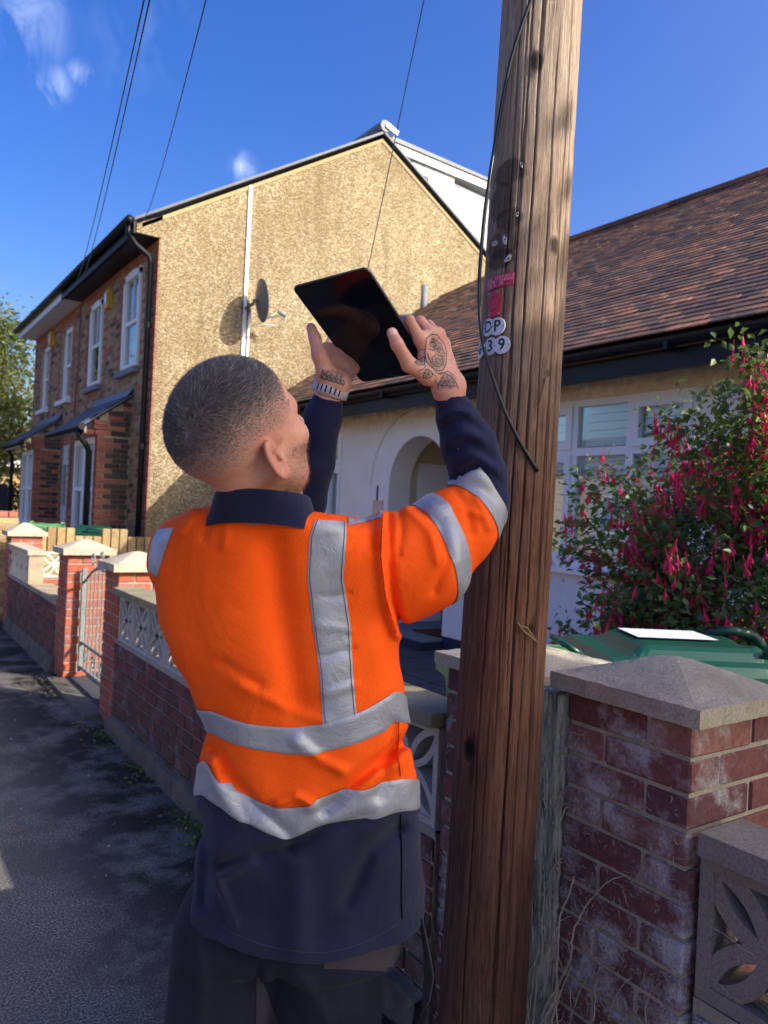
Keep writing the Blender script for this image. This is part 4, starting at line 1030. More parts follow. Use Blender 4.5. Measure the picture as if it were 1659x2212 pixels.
# ---------------------------------------------------------------- wheelie bins
def bin_(name, cx0, cy0, rot, z, mk, label, lab=False, s=1.0, group='wheelie bins'):
    """local: hinge at +x, handle lip at -x"""
    t = thing(name, (cx0, cy0, 0), label, 'wheelie bin', group)
    M = Matrix.Rotation(rot, 3, 'Z')
    def W(x, y, zz_): q = M @ Vector((x * s, y * s, 0)); return (cx0 + q.x, cy0 + q.y, zz_)
    g = G(); g.add([W(*p) for p in ((-.22, -.2, .06), (.2, -.2, .06), (.2, .2, .06), (-.22, .2, .06), (-.33, -.275, z - .07), (.3, -.275, z - .07), (.3, .275, z - .07), (-.33, .275, z - .07))],
              [(0, 3, 2, 1), (4, 5, 6, 7), (0, 1, 5, 4), (1, 2, 6, 5), (2, 3, 7, 6), (3, 0, 4, 7)])
    g.build('tub', MAT[mk], t)
    # moulded lid: raised centre, sloping skirts
    nx, ny = 30, 22; v = []; f = []
    def H(u, w):
        e = max(abs(u), abs(w)); h = .0
        sk = min(1, (1 - e) / .12); h += .035 * sk
        a = min(1, max(0, (.72 - abs(w)) / .14)); b_ = min(1, max(0, (.66 - abs(u - .02)) / .14)); h += .036 * (a * b_) ** .8
        if u > .45: h += .012 * math.sin((w) * 9) * min(1, (u - .45) / .2)
        return h
    for i in range(nx + 1):
        for k in range(ny + 1):
            u = -1 + 2 * i / nx; w = -1 + 2 * k / ny
            v.append(W(u * .36, w * .29, z - .045 + H(u, w)))
    for i in range(nx):
        for k in range(ny): a = i * (ny + 1) + k; f.append((a, a + ny + 1, a + ny + 2, a + 1))
    b0 = len(v); ring = [i * (ny + 1) for i in range(nx + 1)] + [nx * (ny + 1) + k for k in range(1, ny + 1)] + [i * (ny + 1) + ny for i in range(nx - 1, -1, -1)] + [k for k in range(ny - 1, 0, -1)]
    for q in ring: v.append((v[q][0], v[q][1], v[q][2] - .045))
    L = len(ring)
    for q in range(L): f.append((ring[q], b0 + q, b0 + (q + 1) % L, ring[(q + 1) % L]))
    o = bpy.data.objects.new('lid', mesh('lid', v, f, MAT[mk], False)); link(o, t)
    for sy in (-.2, .2):
        g = G(); pts = [W(.20, sy, z + .02), W(.30, sy, z + .035), W(.38, sy, z + .02), W(.43, sy, z - .03), W(.40, sy, z - .08)]
        g.tube(pts, [.012, .018, .022, .024, .02], 8); g.build('hinge_arm', MAT[mk], t, True)
    G().tube([W(.42, -.27, z - .05), W(.42, .27, z - .05)], .017, 10).build('hinge_bar', MAT[mk], t, True)
    for sy in (-.24, .24): G().tube([W(.3, sy, z - .1), W(.42, sy, z - .05)], .014, 8).build('handle_stay', MAT[mk], t)
    G().tube([W(-.36, -.1, z - .03), W(-.41, -.1, z + .0), W(-.41, .1, z + .0), W(-.36, .1, z - .03)], .011, 8).build('lid_handle', MAT[mk], t, True)
    for sy in (-.25, .25): G().tube([W(.24, sy - .02, .1), W(.24, sy + .02, .1)], .1, 16).build('wheel', MAT['blackplastic'], t)
    if lab: G().add([W(-.16, -.06, z + .0345), W(.12, -.06, z + .0345), W(.12, .14, z + .0345), W(-.16, .14, z + .0345)], [(0, 1, 2, 3)]).build('lid_label', MAT['label'], t)
    return t
bin_('wheelie_bin', 2.36, 1.62, -.55, 1.08, 'bin', 'dark green wheelie bin with white label on its lid below the fuchsia', True)
bin_('wheelie_bin', 1.98, 1.86, -.40 - PI / 2 * 0, 1.015, 'bin_l', 'light green wheelie bin mostly hidden behind the pole and pier caps', s=.9)
bin_('wheelie_bin', 2.05, 11.15, 1.2, 1.08, 'bin_l', 'light green wheelie bin in front of the brick terrace')
bin_('wheelie_bin', 2.72, 11.05, 1.3, 1.07, 'bin', 'dark green wheelie bin below the near sash bay window')
# ---------------------------------------------------------------- foliage
def leaves_mesh(name, P, N, S, mat, asp=.55, fold=.25):
    """P positions, N normals-ish directions, S sizes: pointed leaf of two folded halves (6 verts, 4 tris)"""
    n = len(P); D = RNG.normal(size=(n, 3)); D -= (D * N).sum(1)[:, None] * N; D /= np.linalg.norm(D, axis=1)[:, None] + 1e-9
    B = np.cross(N, D); S = S[:, None]
    v = np.stack([P - D * S * .5, P + B * S * asp * .5 - D * S * .05 + N * S * fold * .4, P + D * S * .5 - N * S * .1, P - B * S * asp * .5 - D * S * .05 + N * S * fold * .4], 1).reshape(-1, 3)
    i0 = np.arange(n) * 4
    F = np.concatenate([np.stack([i0, i0 + 1, i0 + 2], 1), np.stack([i0, i0 + 2, i0 + 3], 1)]).astype(np.int32)
    me = bpy.data.meshes.new(name); me.vertices.add(len(v)); me.vertices.foreach_set('co', v.astype(np.float32).ravel())
    me.loops.add(F.size); me.loops.foreach_set('vertex_index', F.ravel()); me.polygons.add(len(F))
    me.polygons.foreach_set('loop_start', np.arange(0, F.size, 3, dtype=np.int32)); me.materials.append(mat); me.update(); me.validate(); return me
def unitv(a): return a / (np.linalg.norm(a, axis=1)[:, None] + 1e-9)
# fuchsia bush
fu = thing('fuchsia_bush', (3.75, 2.2, 0), 'tall fuchsia bush covered in hanging pink red flowers in front of the shuttered window', 'bush')
g = G(); tips = []
fc = np.array([3.60, 1.78, 1.06]); fr_ = np.array([.74, .96, .95])
def inside(p, s=1.0):
    q = (p - fc) / fr_; lim = 1 + .16 * math.sin(5 * math.atan2(q[1], q[0]) + 3 * q[2]) + .12 * math.sin(7 * q[2] + 4 * q[1]); return np.linalg.norm(q) < lim * s
for k in range(150):
    p = np.array([3.56 + jit(.18), 1.68 + jit(.25), .02]); a = random.uniform(0, 2 * PI); sp = random.uniform(.1, 1.0)
    d = np.array([math.cos(a) * sp * .75, math.sin(a) * sp * 1.05, random.uniform(.5, 1.5) - sp * .25]); d /= np.linalg.norm(d)
    pts = [p]; L = random.uniform(.95, 2.12)
    ns = 14
    for i in range(ns):
        d = d + np.array([math.cos(a) * .02, math.sin(a) * .025, -.035 - .02 * i / ns]) + RNG.normal(0, .06, 3); d /= np.linalg.norm(d)
        p = p + d * L / ns; pts.append(p)
        if i > 3 and not inside(p, 1.1): break
    g.tube(pts, list(np.linspace(.011, .0022, len(pts))), 5)
    for i in range(4, len(pts)): tips.append((pts[i], pts[min(i + 1, len(pts) - 1)] - pts[i - 1]))
for (x, y, D_) in ((1500, 890, 3.3), (1610, 752, 3.2), (1560, 860, 3.2), (1650, 800, 3.1), (1215, 1175, 3.9), (1440, 905, 3.4), (1260, 1045, 3.6), (1240, 1120, 3.7), (1290, 1320, 3.6), (1640, 870, 3.1)):
    e = dep(x, y, D_ * .93); s = fc + (e - fc) * .3; s[2] = max(.5, s[2] - .3); m_ = (s + e) / 2 + [0, 0, .16]
    pts = [s * (1 - t) ** 2 + 2 * m_ * t * (1 - t) + e * t * t for t in np.linspace(0, 1, 14)]
    g.tube(pts, list(np.linspace(.007, .0018, 14)), 5)
    for i in range(3, 14): tips += [(pts[i], pts[i] - pts[i - 1])] * 3
g.build('stems', MAT['twig'], fu)
P = []; Nn = []; S = []
for (p, d) in tips:
    for _ in range(14):
        q = p + RNG.normal(0, .055, 3); P.append(q); Nn.append([jit(.8), jit(.8), random.uniform(.2, 1)]); S.append(random.uniform(.026, .055))
for _ in range(44000):
    u = RNG.normal(size=3); u /= np.linalg.norm(u); r = random.uniform(.55, 1.0) ** .5
    q = fc + u * fr_ * r * (1 + .14 * math.sin(5 * math.atan2(u[1], u[0]) + 3 * u[2]) + .12 * math.sin(9 * u[2] + 4 * u[1]))
    w_ = math.sin(q[0] * 9 + 1) + math.sin(q[1] * 8) + math.sin(q[2] * 10 + q[1] * 3)
    if w_ < -1.15 or q[2] < .15: continue
    P.append(q); Nn.append([jit(.8) + u[0] * .5, jit(.8) + u[1] * .5, random.uniform(.2, 1)]); S.append(random.uniform(.028, .056))
P = np.array(P); Nn = unitv(np.array(Nn, float)); S = np.array(S)
o = bpy.data.objects.new('leaves', leaves_mesh('leaves', P, Nn, S, MAT['leaf'])); link(o, fu); o['kind'] = 'stuff'
# flowers: a tube, four swept sepals and a hanging skirt with stamens
def flower_mesh():
    g = G(); g.tube([(0, 0, 0), (0, 0, -.008), (0, 0, -.018), (0, 0, -.022)], [.0012, .0026, .003, .0038], 6)
    for k in range(4):
        a = k * PI / 2; c_, s_ = math.cos(a), math.sin(a)
        g.add([(c_ * .003 - s_ * .003, s_ * .003 + c_ * .003, -.019), (c_ * .003 + s_ * .003, s_ * .003 - c_ * .003, -.019), (c_ * .011 + s_ * .0035, s_ * .011 - c_ * .0035, -.032), (c_ * .013, s_ * .013, -.044), (c_ * .011 - s_ * .0035, s_ * .011 + c_ * .0035, -.032)], [(0, 1, 2, 3, 4)])
    g.tube([(0, 0, -.02), (0, 0, -.03), (0, 0, -.037)], [.0035, .0055, .005], 6)
    for k in range(3): g.tube([(0, 0, -.034), (.002 * math.cos(k * 2.1), .002 * math.sin(k * 2.1), -.056)], .0006, 3)
    g.tube([(0, 0, .028), (0, 0, 0)], .0006, 3); return g
fm = flower_mesh(); fme = mesh('flower', fm.v, fm.f, MAT['flower'])
fl_ = []
surf = [t_ for t_ in tips]
for _ in range(950):
    p = random.choice(surf)[0] if random.random() < .5 else None
    if p is None:
        a = random.uniform(0, 2 * PI); el = math.asin(random.uniform(-.75, 1)); u = np.array([math.cos(a) * math.cos(el), math.sin(a) * math.cos(el), math.sin(el)]); p = fc + u * fr_ * random.uniform(.86, 1.05)
    if p[2] < .6 or p[1] > 4.0: continue
    dcam = (O - fc) / np.linalg.norm(O - fc)
    if (p - fc) @ dcam < -.25 and random.random() < .8: continue
    for _ in range(random.randint(2, 7)): fl_.append((p + RNG.normal(0, .034, 3), random.uniform(.85, 1.3)))
C = np.array([f_[0] for f_ in fl_]); ok = in_frame(C, 5); dd = np.linalg.norm(C - O, axis=1) + np.where(ok, 0, 100); order = np.argsort(dd)
g = G(); pb = BASE[fu.name]
for n_, i in enumerate(order):
    p, s = fl_[i]; M = Matrix.Rotation(jit(.25), 3, 'X') @ Matrix.Rotation(jit(.25), 3, 'Y') @ Matrix.Rotation(random.uniform(0, 6), 3, 'Z')
    if n_ < 300:
        o = bpy.data.objects.new('flower', fme); COL.objects.link(o); o.parent = fu; o.location = Vector(p) - pb; o.rotation_euler = M.to_euler(); o.scale = (s * 1.12,) * 3
    else: g.add([tuple(Vector(p) + (M @ Vector(q)) * s * 1.12) for q in fm.v], fm.f)
if g.v: o = g.build('more_flowers', MAT['flower'], fu); o['kind'] = 'stuff'

def tree(name, label, x, y, h, cr, n, leafs, mat, trunk=.1, lo=.25, zf=1.0, group=None, nlimb=26, cat='tree', dens=-.4):
    t = thing(name, (x, y, 0), label, cat, group); g = G(); c0 = np.array([x, y, h * (1 + lo) / 2]); R3 = np.array([cr, cr, h * (1 - lo) / 2])
    g.tube([(x, y, 0), (x + jit(.1), y + jit(.1), h * .4), (x + jit(.15), y + jit(.15), h * .85)], [trunk, trunk * .7, trunk * .25], 9).build('trunk', MAT['bark'], t, True)
    g = G()
    for k in range(nlimb):
        z0_ = random.uniform(lo * .8, .8) * h; a = random.uniform(0, 2 * PI); e = c0 + R3 * np.array([math.cos(a), math.sin(a), random.uniform(-.4, .7)]) * random.uniform(.6, .95)
        s = np.array([x, y, z0_]); m_ = (s + e) / 2 + [0, 0, .1 * h * .5]
        g.tube([s * (1 - q) ** 2 + 2 * m_ * q * (1 - q) + e * q * q for q in np.linspace(0, 1, 7)], list(np.linspace(trunk * .3, trunk * .05, 7)), 5)
    g.build('limbs', MAT['bark'], t)
    P = []
    cl = [c0 + R3 * (lambda u: u / np.linalg.norm(u) * random.uniform(.35, 1) ** .6)(RNG.normal(size=3)) for _ in range(n // 55)]
    per = n // len(cl)
    P = np.concatenate([c + RNG.normal(size=(per, 3)) * np.array([1, 1, .75]) * cr * .17 * random.uniform(.6, 1.4) for c in cl])
    Nn = unitv(RNG.normal(size=P.shape) + [0, 0, .6]); S = RNG.uniform(leafs * .7, leafs * 1.3, len(P))
    o = bpy.data.objects.new('crown', leaves_mesh('crown', P, Nn, S, mat)); link(o, t); return t
tree('birch_tree', 'tall sunlit yellow green tree left of the brick terrace', 2.0, 25.5, 7.4, 2.35, 26000, .15, MAT['treeleaf'], .16, .12)
tree('added_shade_tree', 'unseen garden tree added beside the camera to shade the man and pole', 3.25, -2.75, 4.68, 1.08, 13000, .10, MAT['leaf'], .06, .63)  # added out of view, crown sized to drop shade on man and pole
tree('hedge_shrub', 'dark shrub below the far bungalow behind the brick terrace', 3.0, 23.3, 2.0, 1.3, 5000, .09, MAT['hedge'], .06, .1, cat='shrub')
fb_ = thing('far_bungalow', (3, 30, 0), 'distant low house with white gutter and brown roof at the left edge', 'house')
G().b(-1, 7, 29, 33, 0, 2.5).build('wall', MAT['yellow'], fb_); G().b(-1.3, 7.3, 28.7, 28.8, 2.35, 2.6).build('gutter', MAT['whitewood'], fb_)
G().prism([(-1.4, 28.7, 2.6), (-1.4, 31, 4.0), (-1.4, 33.3, 2.6)], (8.8, 0, 0)).build('roof', MAT['darkb'], fb_)
fe = thing('board_fence', (1.5, 22, 0), 'dark upright board fence beside the far end of the brick terrace', 'fence')
pieces(fe, 'board', [((1.1 + k * .125, 22.0 + jit(.008), .85), (.058, .01, .85), None, 'plinth') for k in range(18)])

# ---------------------------------------------------------------- wall-base litter, weeds and dead ivy roots
P = []; 
for _ in range(330):
    y = random.uniform(1.4, 6.5); x = WX - .05 - abs(random.gauss(0, .11)); P.append((x, y, random.uniform(.004, .014)))
for _ in range(90): P.append((random.uniform(1.0, 1.45), random.uniform(6.0, 6.7), .012))
for _ in range(40): P.append((random.uniform(-.5, 1.2), random.uniform(1.5, 8), .006))
P = np.array(P); Nn = unitv(RNG.normal(0, .3, P.shape) + [0, 0, 1]); me = leaves_mesh('fallen_leaves', P, Nn, RNG.uniform(.012, .034, len(P)), MAT['dryleaf'], .7)
o = bpy.data.objects.new('fallen_leaves', me); link(o); o['kind'] = 'stuff'; tag(o, 'dry fallen leaves along the foot of the garden wall', 'leaves')
P = []
for (yy, n_) in ((2.4, 60), (2.75, 90), (3.1, 130), (3.4, 100), (4.15, 50), (4.9, 70), (6.45, 40)):
    for _ in range(n_): P.append((WX - .07 - abs(random.gauss(0, .045)), yy + random.gauss(0, .11), abs(random.gauss(0, .028)) + .006))
P = np.array(P); Nn = unitv(RNG.normal(0, .6, P.shape) + [0, 0, .8]); o = bpy.data.objects.new('weeds', leaves_mesh('weeds', P, Nn, RNG.uniform(.014, .034, len(P)), MAT['leaf'], .6))
link(o); o['kind'] = 'stuff'; tag(o, 'small green weeds growing where the wall meets the pavement', 'weeds')
g = G()
for _ in range(50):   # white gravel chips and twigs set in the pavement
    x, y = random.uniform(-.3, 1.3), random.uniform(1.5, 6); g.box((x, y, .003), (random.uniform(.002, .005), random.uniform(.002, .005), .003), Matrix.Rotation(random.uniform(0, 3), 3, 'Z'))
o = g.build('gravel_chips', MAT['cap']); o['kind'] = 'stuff'; tag(o, 'pale stone chips scattered on the dark pavement', 'gravel')
# dead ivy stems crawling over post, pier and block
g = G()
def crawl(y, z, L, dy, dz, r, x=WX - .004, w=.35):
    pts = [(x, y, z)]; d = np.array([dy, dz], float); d /= np.linalg.norm(d); n = max(4, int(L / .012))
    for i in range(n):
        d += RNG.normal(0, w * .5, 2); d /= np.linalg.norm(d); y += d[0] * L / n; z += d[1] * L / n
        if z > 1.05 or z < .02: break
        pts.append((x + jit(.0025), y, z))
    if len(pts) > 2: g.tube(pts, list(np.linspace(r, r * .35, len(pts))), 4, cap=False)
for _ in range(1100):
    y = random.uniform(.93, 1.235); z = random.betavariate(1.15, 1.9) * .98 + .02; crawl(y, z, random.uniform(.004, .02), jit(1), jit(1), random.uniform(.0004, .0010))
for _ in range(12): crawl(random.uniform(.95, 1.24), random.uniform(.05, .5), random.uniform(.05, .14), jit(.6), 1, random.uniform(.0011, .0022), w=.25)
for _ in range(240):
    z = random.uniform(.02, 1.03); y = 1.30 + jit(.065); crawl(y, z, random.uniform(.015, .1), jit(.5), 1, random.uniform(.0006, .0024), x=WX - .032 + abs(y - 1.30) * .35, w=.6)
for _ in range(12): crawl(1.29 + jit(.075), random.uniform(.0, .25), random.uniform(.3, .6), jit(.12), 1, random.uniform(.0025, .0052), x=WX - .035, w=.22)
for _ in range(140): crawl(random.uniform(1.37, 1.70), random.uniform(.02, 1.0), random.uniform(.01, .06), jit(.7), 1, random.uniform(.0005, .0014), x=WX + .004)
for _ in range(130): crawl(random.uniform(1.72, 2.3), random.uniform(.05, .56), random.uniform(.01, .06), jit(.7), 1, random.uniform(.0005, .0013))
for (y, z) in ((.62, .56), (.55, .60), (.8, .60), (.66, .66), (.78, .70), (.60, .52), (.70, .57), (.5, .56)): crawl(y, z, random.uniform(.05, .12), 1, jit(.5), .0013, x=WX + .02, w=.35)
for _ in range(70):
    crawl(random.uniform(.62, .76), random.uniform(.575, .625), random.uniform(.03, .09), 1, random.uniform(.1, .6), .0009, x=WX + .05, w=.3)
o = g.build('dead_ivy_stems', simple('bleached_root', srgb(178, 166, 146), .9, .1, var=.35)); o['kind'] = 'stuff'; tag(o, 'pale dead ivy stems and rootlets clinging to the pier and rotten post', 'dead ivy')
# black cable lying behind the pierced block
o = G().tube(smooth_pts([dep(1000, 1722, 2.9), dep(965, 1738, 2.85), dep(940, 1745, 2.8), (dep(915, 1768, 2.75)), dep(895, 1795, 2.7)], 20), .008, 8).build('hose', MAT['cable'], None, True)
tag(o, 'black cable curving behind the pierced concrete block left of the pole', 'cable')
# ---------------------------------------------------------------- the man: bodies as signed distance fields meshed with surface nets
def L_(x, y, D):
    """photograph pixel + depth -> man's local frame (right, forward, up), camera ground point as origin"""
    p = dep(x, y, D); return np.array([p @ rt, p @ fw, p[2]])
def l2w(P): P = np.asarray(P); return P[..., 0:1] * rt + P[..., 1:2] * fw + P[..., 2:3] * up
def lproj(P):
    A, D, z = P[..., 0], P[..., 1], P[..., 2] - CAMH
    return CX + (A * cr + z * sr) * FPX / D, CY - (-A * sr + z * cr) * FPX / D
def smin(a, b, k):
    h = np.clip(.5 + .5 * (b - a) / k, 0, 1); return b * (1 - h) + a * h - k * h * (1 - h)
def smax(a, b, k): return -smin(-a, -b, k)
def cone(P, a, b, ra, rb):
    a, b = np.asarray(a, float), np.asarray(b, float); ba = b - a; l2 = ba @ ba
    h = np.clip(((P - a) @ ba) / l2, 0, 1); d = np.linalg.norm(P - a - h[..., None] * ba, axis=-1); return d - (ra + (rb - ra) * h)
def chain(P, pts, k=.012):
    d = None
    for (a, ra), (b, rb) in zip(pts[:-1], pts[1:]):
        e = cone(P, a, b, ra, rb); d = e if d is None else smin(d, e, k)
    return d
def ell(P, c, R, B=None):
    q = P - np.asarray(c)
    if B is not None: q = q @ B.T
    R = np.asarray(R, float); k0 = np.linalg.norm(q / R, axis=-1); k1 = np.linalg.norm(q / (R * R), axis=-1); return k0 * (k0 - 1) / (k1 + 1e-9)
def nets(fn, xs, ys, zs, blk=12, margin=.02):
    nx, ny, nz = len(xs), len(ys), len(zs); Fv = np.full((nx, ny, nz), 1., np.float32)
    for i in range(0, nx, blk):
        for j in range(0, ny, blk):
            ks = np.arange(0, nz, blk)
            xi, yj = xs[i:i + blk], ys[j:j + blk]
            cxb, cyb = (xi[0] + xi[-1]) / 2, (yj[0] + yj[-1]) / 2
            zc = np.array([(zs[k] + zs[min(k + blk, nz) - 1]) / 2 for k in ks])
            dz = np.array([(zs[min(k + blk, nz) - 1] - zs[k]) / 2 for k in ks])
            rad = np.sqrt(((xi[-1] - xi[0]) / 2) ** 2 + ((yj[-1] - yj[0]) / 2) ** 2 + dz ** 2)
            d = fn(np.stack([np.full(len(ks), cxb), np.full(len(ks), cyb), zc], -1))
            for k, dk, rk in zip(ks, d, rad):
                if dk > rk * 1.35 + margin: continue
                if dk < -(rk * 2.2 + margin): Fv[i:i + blk, j:j + blk, k:k + blk] = -1; continue
                X, Y, Z = np.meshgrid(xi, yj, zs[k:k + blk], indexing='ij')
                Fv[i:i + blk, j:j + blk, k:k + blk] = fn(np.stack([X, Y, Z], -1).reshape(-1, 3)).reshape(X.shape)
    I = Fv < 0
    c = np.zeros((nx - 1, ny - 1, nz - 1), np.uint8)
    for a in (0, 1):
        for b in (0, 1):
            for e in (0, 1): c += I[a:nx - 1 + a, b:ny - 1 + b, e:nz - 1 + e]
    act = np.argwhere((c > 0) & (c < 8)); vid = np.full((nx - 1, ny - 1, nz - 1), -1, np.int32); vid[tuple(act.T)] = np.arange(len(act))
    corners = [(a, b, e) for a in (0, 1) for b in (0, 1) for e in (0, 1)]
    val = {q: Fv[act[:, 0] + q[0], act[:, 1] + q[1], act[:, 2] + q[2]] for q in corners}
    co = {q: np.stack([xs[act[:, 0] + q[0]], ys[act[:, 1] + q[1]], zs[act[:, 2] + q[2]]], 1) for q in corners}
    S = np.zeros((len(act), 3)); N = np.zeros(len(act))
    for q in corners:
        for ax in range(3):
            if q[ax] == 0:
                r = tuple(1 if t == ax else q[t] for t in range(3)); fa_, fb2 = val[q], val[r]; mk = (fa_ < 0) != (fb2 < 0)
                t = np.where(mk, fa_ / np.where(np.abs(fa_ - fb2) < 1e-9, 1, fa_ - fb2), 0); t = np.clip(t, 0, 1)[:, None]
                S += np.where(mk[:, None], co[q] * (1 - t) + co[r] * t, 0); N += mk
    V = S / np.maximum(N, 1)[:, None]; Fs = []
    for ax in range(3):
        sl0 = [slice(1, n - 1) for n in (nx, ny, nz)]; sl0[ax] = slice(0, (nx, ny, nz)[ax] - 1)
        sl1 = list(sl0); sl1[ax] = slice(1, (nx, ny, nz)[ax])
        a, b = I[tuple(sl0)], I[tuple(sl1)]; w = np.argwhere(a != b)
        if not len(w): continue
        s_in = a[tuple(w.T)]; off = np.ones(3, int); off[ax] = 0; g_ = w + off
        u, v_ = [(1, 2), (2, 0), (0, 1)][ax]; q = []
        for (du, dv) in ((0, 0), (-1, 0), (-1, -1), (0, -1)):
            h = g_.copy(); h[:, u] += du; h[:, v_] += dv; q.append(vid[tuple(h.T)])
        q = np.stack(q, 1); q[~s_in] = q[~s_in][:, ::-1]; Fs.append(q[(q >= 0).all(1)])
    return V, np.concatenate(Fs)
def np_mesh(name, V, F, mats, mi=None, smooth=True):
    me = bpy.data.meshes.new(name); V = np.asarray(V, np.float32); F = np.asarray(F, np.int32)
    me.vertices.add(len(V)); me.vertices.foreach_set('co', V.ravel()); me.loops.add(F.size); me.loops.foreach_set('vertex_index', F.ravel())
    me.polygons.add(len(F)); me.polygons.foreach_set('loop_start', np.arange(0, F.size, F.shape[1], dtype=np.int32))
    for m_ in mats: me.materials.append(m_)
    if mi is not None: me.polygons.foreach_set('material_index', np.asarray(mi, np.int32))
    me.polygons.foreach_set('use_smooth', np.full(len(F), smooth)); me.update(); me.validate(); return me
def seg(x, y, pts):
    """distance in photograph pixels from (x,y) to a traced polyline"""
    d = np.full(x.shape, 1e9)
    for (ax, ay), (bx_, by_) in zip(pts[:-1], pts[1:]):
        vx, vy = bx_ - ax, by_ - ay; t = np.clip(((x - ax) * vx + (y - ay) * vy) / (vx * vx + vy * vy), 0, 1); d = np.minimum(d, np.hypot(x - ax - t * vx, y - ay - t * vy))
    return d

man = thing('person', tuple(l2w(np.array([-.18, 1.42, 0]))), 'man in orange high visibility shirt seen from behind, raising a black tablet towards the pole', 'person')

# head frame
HS = 1.03; HC = L_(515, 934, 1.22); yaw_, pit = math.radians(40), math.radians(30)
hh = np.array([math.sin(yaw_) * math.cos(pit), math.cos(yaw_) * math.cos(pit), math.sin(pit)])
hs2 = np.array([math.cos(yaw_), -math.sin(yaw_), 0.0]); ht = np.cross(hs2, hh)
rl = math.radians(-3); hs2, ht = hs2 * math.cos(rl) + ht * math.sin(rl), ht * math.cos(rl) - hs2 * math.sin(rl)
HB = np.stack([hh, hs2, ht])                   # rows: forward, right, top
def Hd(a, b, c): return HC + (hh * a + hs2 * b + ht * c) * HS
def sst(a, b, x): t = np.clip((x - a) / (b - a), 0, 1); return t * t * (3 - 2 * t)
def head_sdf(P):
    q = (P - HC) @ HB.T / HS
    def E(c, R): return ell(q, c, R)
    sy = q.copy(); sy[..., 1] = np.abs(sy[..., 1])
    d = E((-.004, 0, .022), (.104, .080, .092))
    d = smin(d, E((-.05, 0, .012), (.052, .062, .056)), .03)
    d = smin(d, E((.045, 0, -.045), (.062, .060, .078)), .03)
    d = smin(d, cone(sy, (-.005, .052, -.055), (.055, .034, -.098), .020, .018), .025)     # jaw line
    d = smin(d, E((.082, 0, -.1), (.022, .026, .02)), .02)
    d = smin(d, cone(sy, (.088, .0, .012), (.078, .038, .012), .016, .014), .014)          # brow
    d = smin(d, ell(sy, (.068, .042, -.035), (.026, .022, .02)), .018)                       # cheek bone
    d = smax(d, -ell(sy, (.1, .032, -.012), (.014, .017, .011)), .012)
    d = smin(d, ell(sy, (.082, .032, -.012), (.013, .013, .013)), .003)
    d = smin(d, cone(q, (.098, 0, .0), (.122, 0, -.036), .008, .0125), .012)
    d = smin(d, ell(sy, (.108, .012, -.041), (.010, .008, .008)), .008)
    d = smin(d, ell(q, (.099, 0, -.066), (.011, .024, .006)), .006); d = smin(d, ell(q, (.097, 0, -.077), (.011, .021, .0065)), .006)
    # ears
    e = (sy - np.array([-.016, .078, -.036])) / .9; ca, sa = math.cos(.28), math.sin(.28)
    ex = e[..., 0] * ca + e[..., 2] * sa; ez = -e[..., 0] * sa + e[..., 2] * ca; ey = e[..., 1] - .008 + ex * .38
    rr_ = np.hypot(ex / .0165, ez / .031) ; rim = np.hypot((rr_ - 1) * .018, ey) - .0052
    rim = np.where((ex > .006) & (ez < .012) & (ez > -.018), rim + .004, rim)
    pl_ = np.maximum(np.abs(ey + .0065) - .003, (rr_ - 1) * .018)
    ear = smin(rim, pl_, .004); ear = smin(ear, np.linalg.norm(np.stack([ex - .004, ey, ez + .031], -1), axis=-1) - .0085, .006)
    anti = np.abs(np.hypot(ex / .011, (ez - .001) / .020) - 1) * .012; anti = np.hypot(anti, ey + .001) - .0028; ear = smin(ear, anti, .004)
    ear = smax(ear, -(np.linalg.norm(np.stack([ex - .006, ey - .002, ez + .006], -1) / np.array([.007, .008, .010]), axis=-1) - 1) * .006, .003)
    ear = smin(ear, np.linalg.norm(np.stack([ex - .014, ey + .001, ez + .006], -1), axis=-1) - .0045, .004) * .9
    return smin(d, ear, .006) * HS
NB = L_(568, 1150, 1.35)
SH_R, EL_R, WR_R = L_(815, 1225, 1.41), L_(1035, 1100, 1.50), L_(968, 850, 1.45)
SH_L, EL_L, WR_L = L_(400, 1190, 1.42), L_(648, 1085, 1.54), L_(712, 848, 1.47)
# right hand (back of hand seen), gripping the tablet edge
def p_(x, y, D): return L_(x, y, D)
Rw = [p_(958, 842, 1.442), p_(982, 832, 1.450)]
R_mcp = [p_(908, 733, 1.405), p_(929, 719, 1.425), p_(946, 723, 1.447), p_(958, 742, 1.470)]
R_f = [[(R_mcp[0], .0105), (p_(884, 692, 1.392), .0098), (p_(868, 690, 1.425), .0082), (p_(850, 706, 1.452), .0072)],
       [(R_mcp[1], .0108), (p_(908, 694, 1.425), .0098), (p_(880, 706, 1.462), .0082), (p_(858, 722, 1.474), .0074)],
       [(R_mcp[2], .0102), (p_(926, 702, 1.462), .0094), (p_(892, 722, 1.487), .008), (p_(868, 738, 1.492), .0072)],
       [(R_mcp[3], .0094), (p_(942, 724, 1.487), .0084), (p_(912, 742, 1.500), .0072), (p_(890, 754, 1.502), .0065)]]
R_th = [(p_(925, 812, 1.424), .0165), (p_(884, 788, 1.396), .0135), (p_(858, 744, 1.372), .0112), (p_(847, 719, 1.372), .0098)]
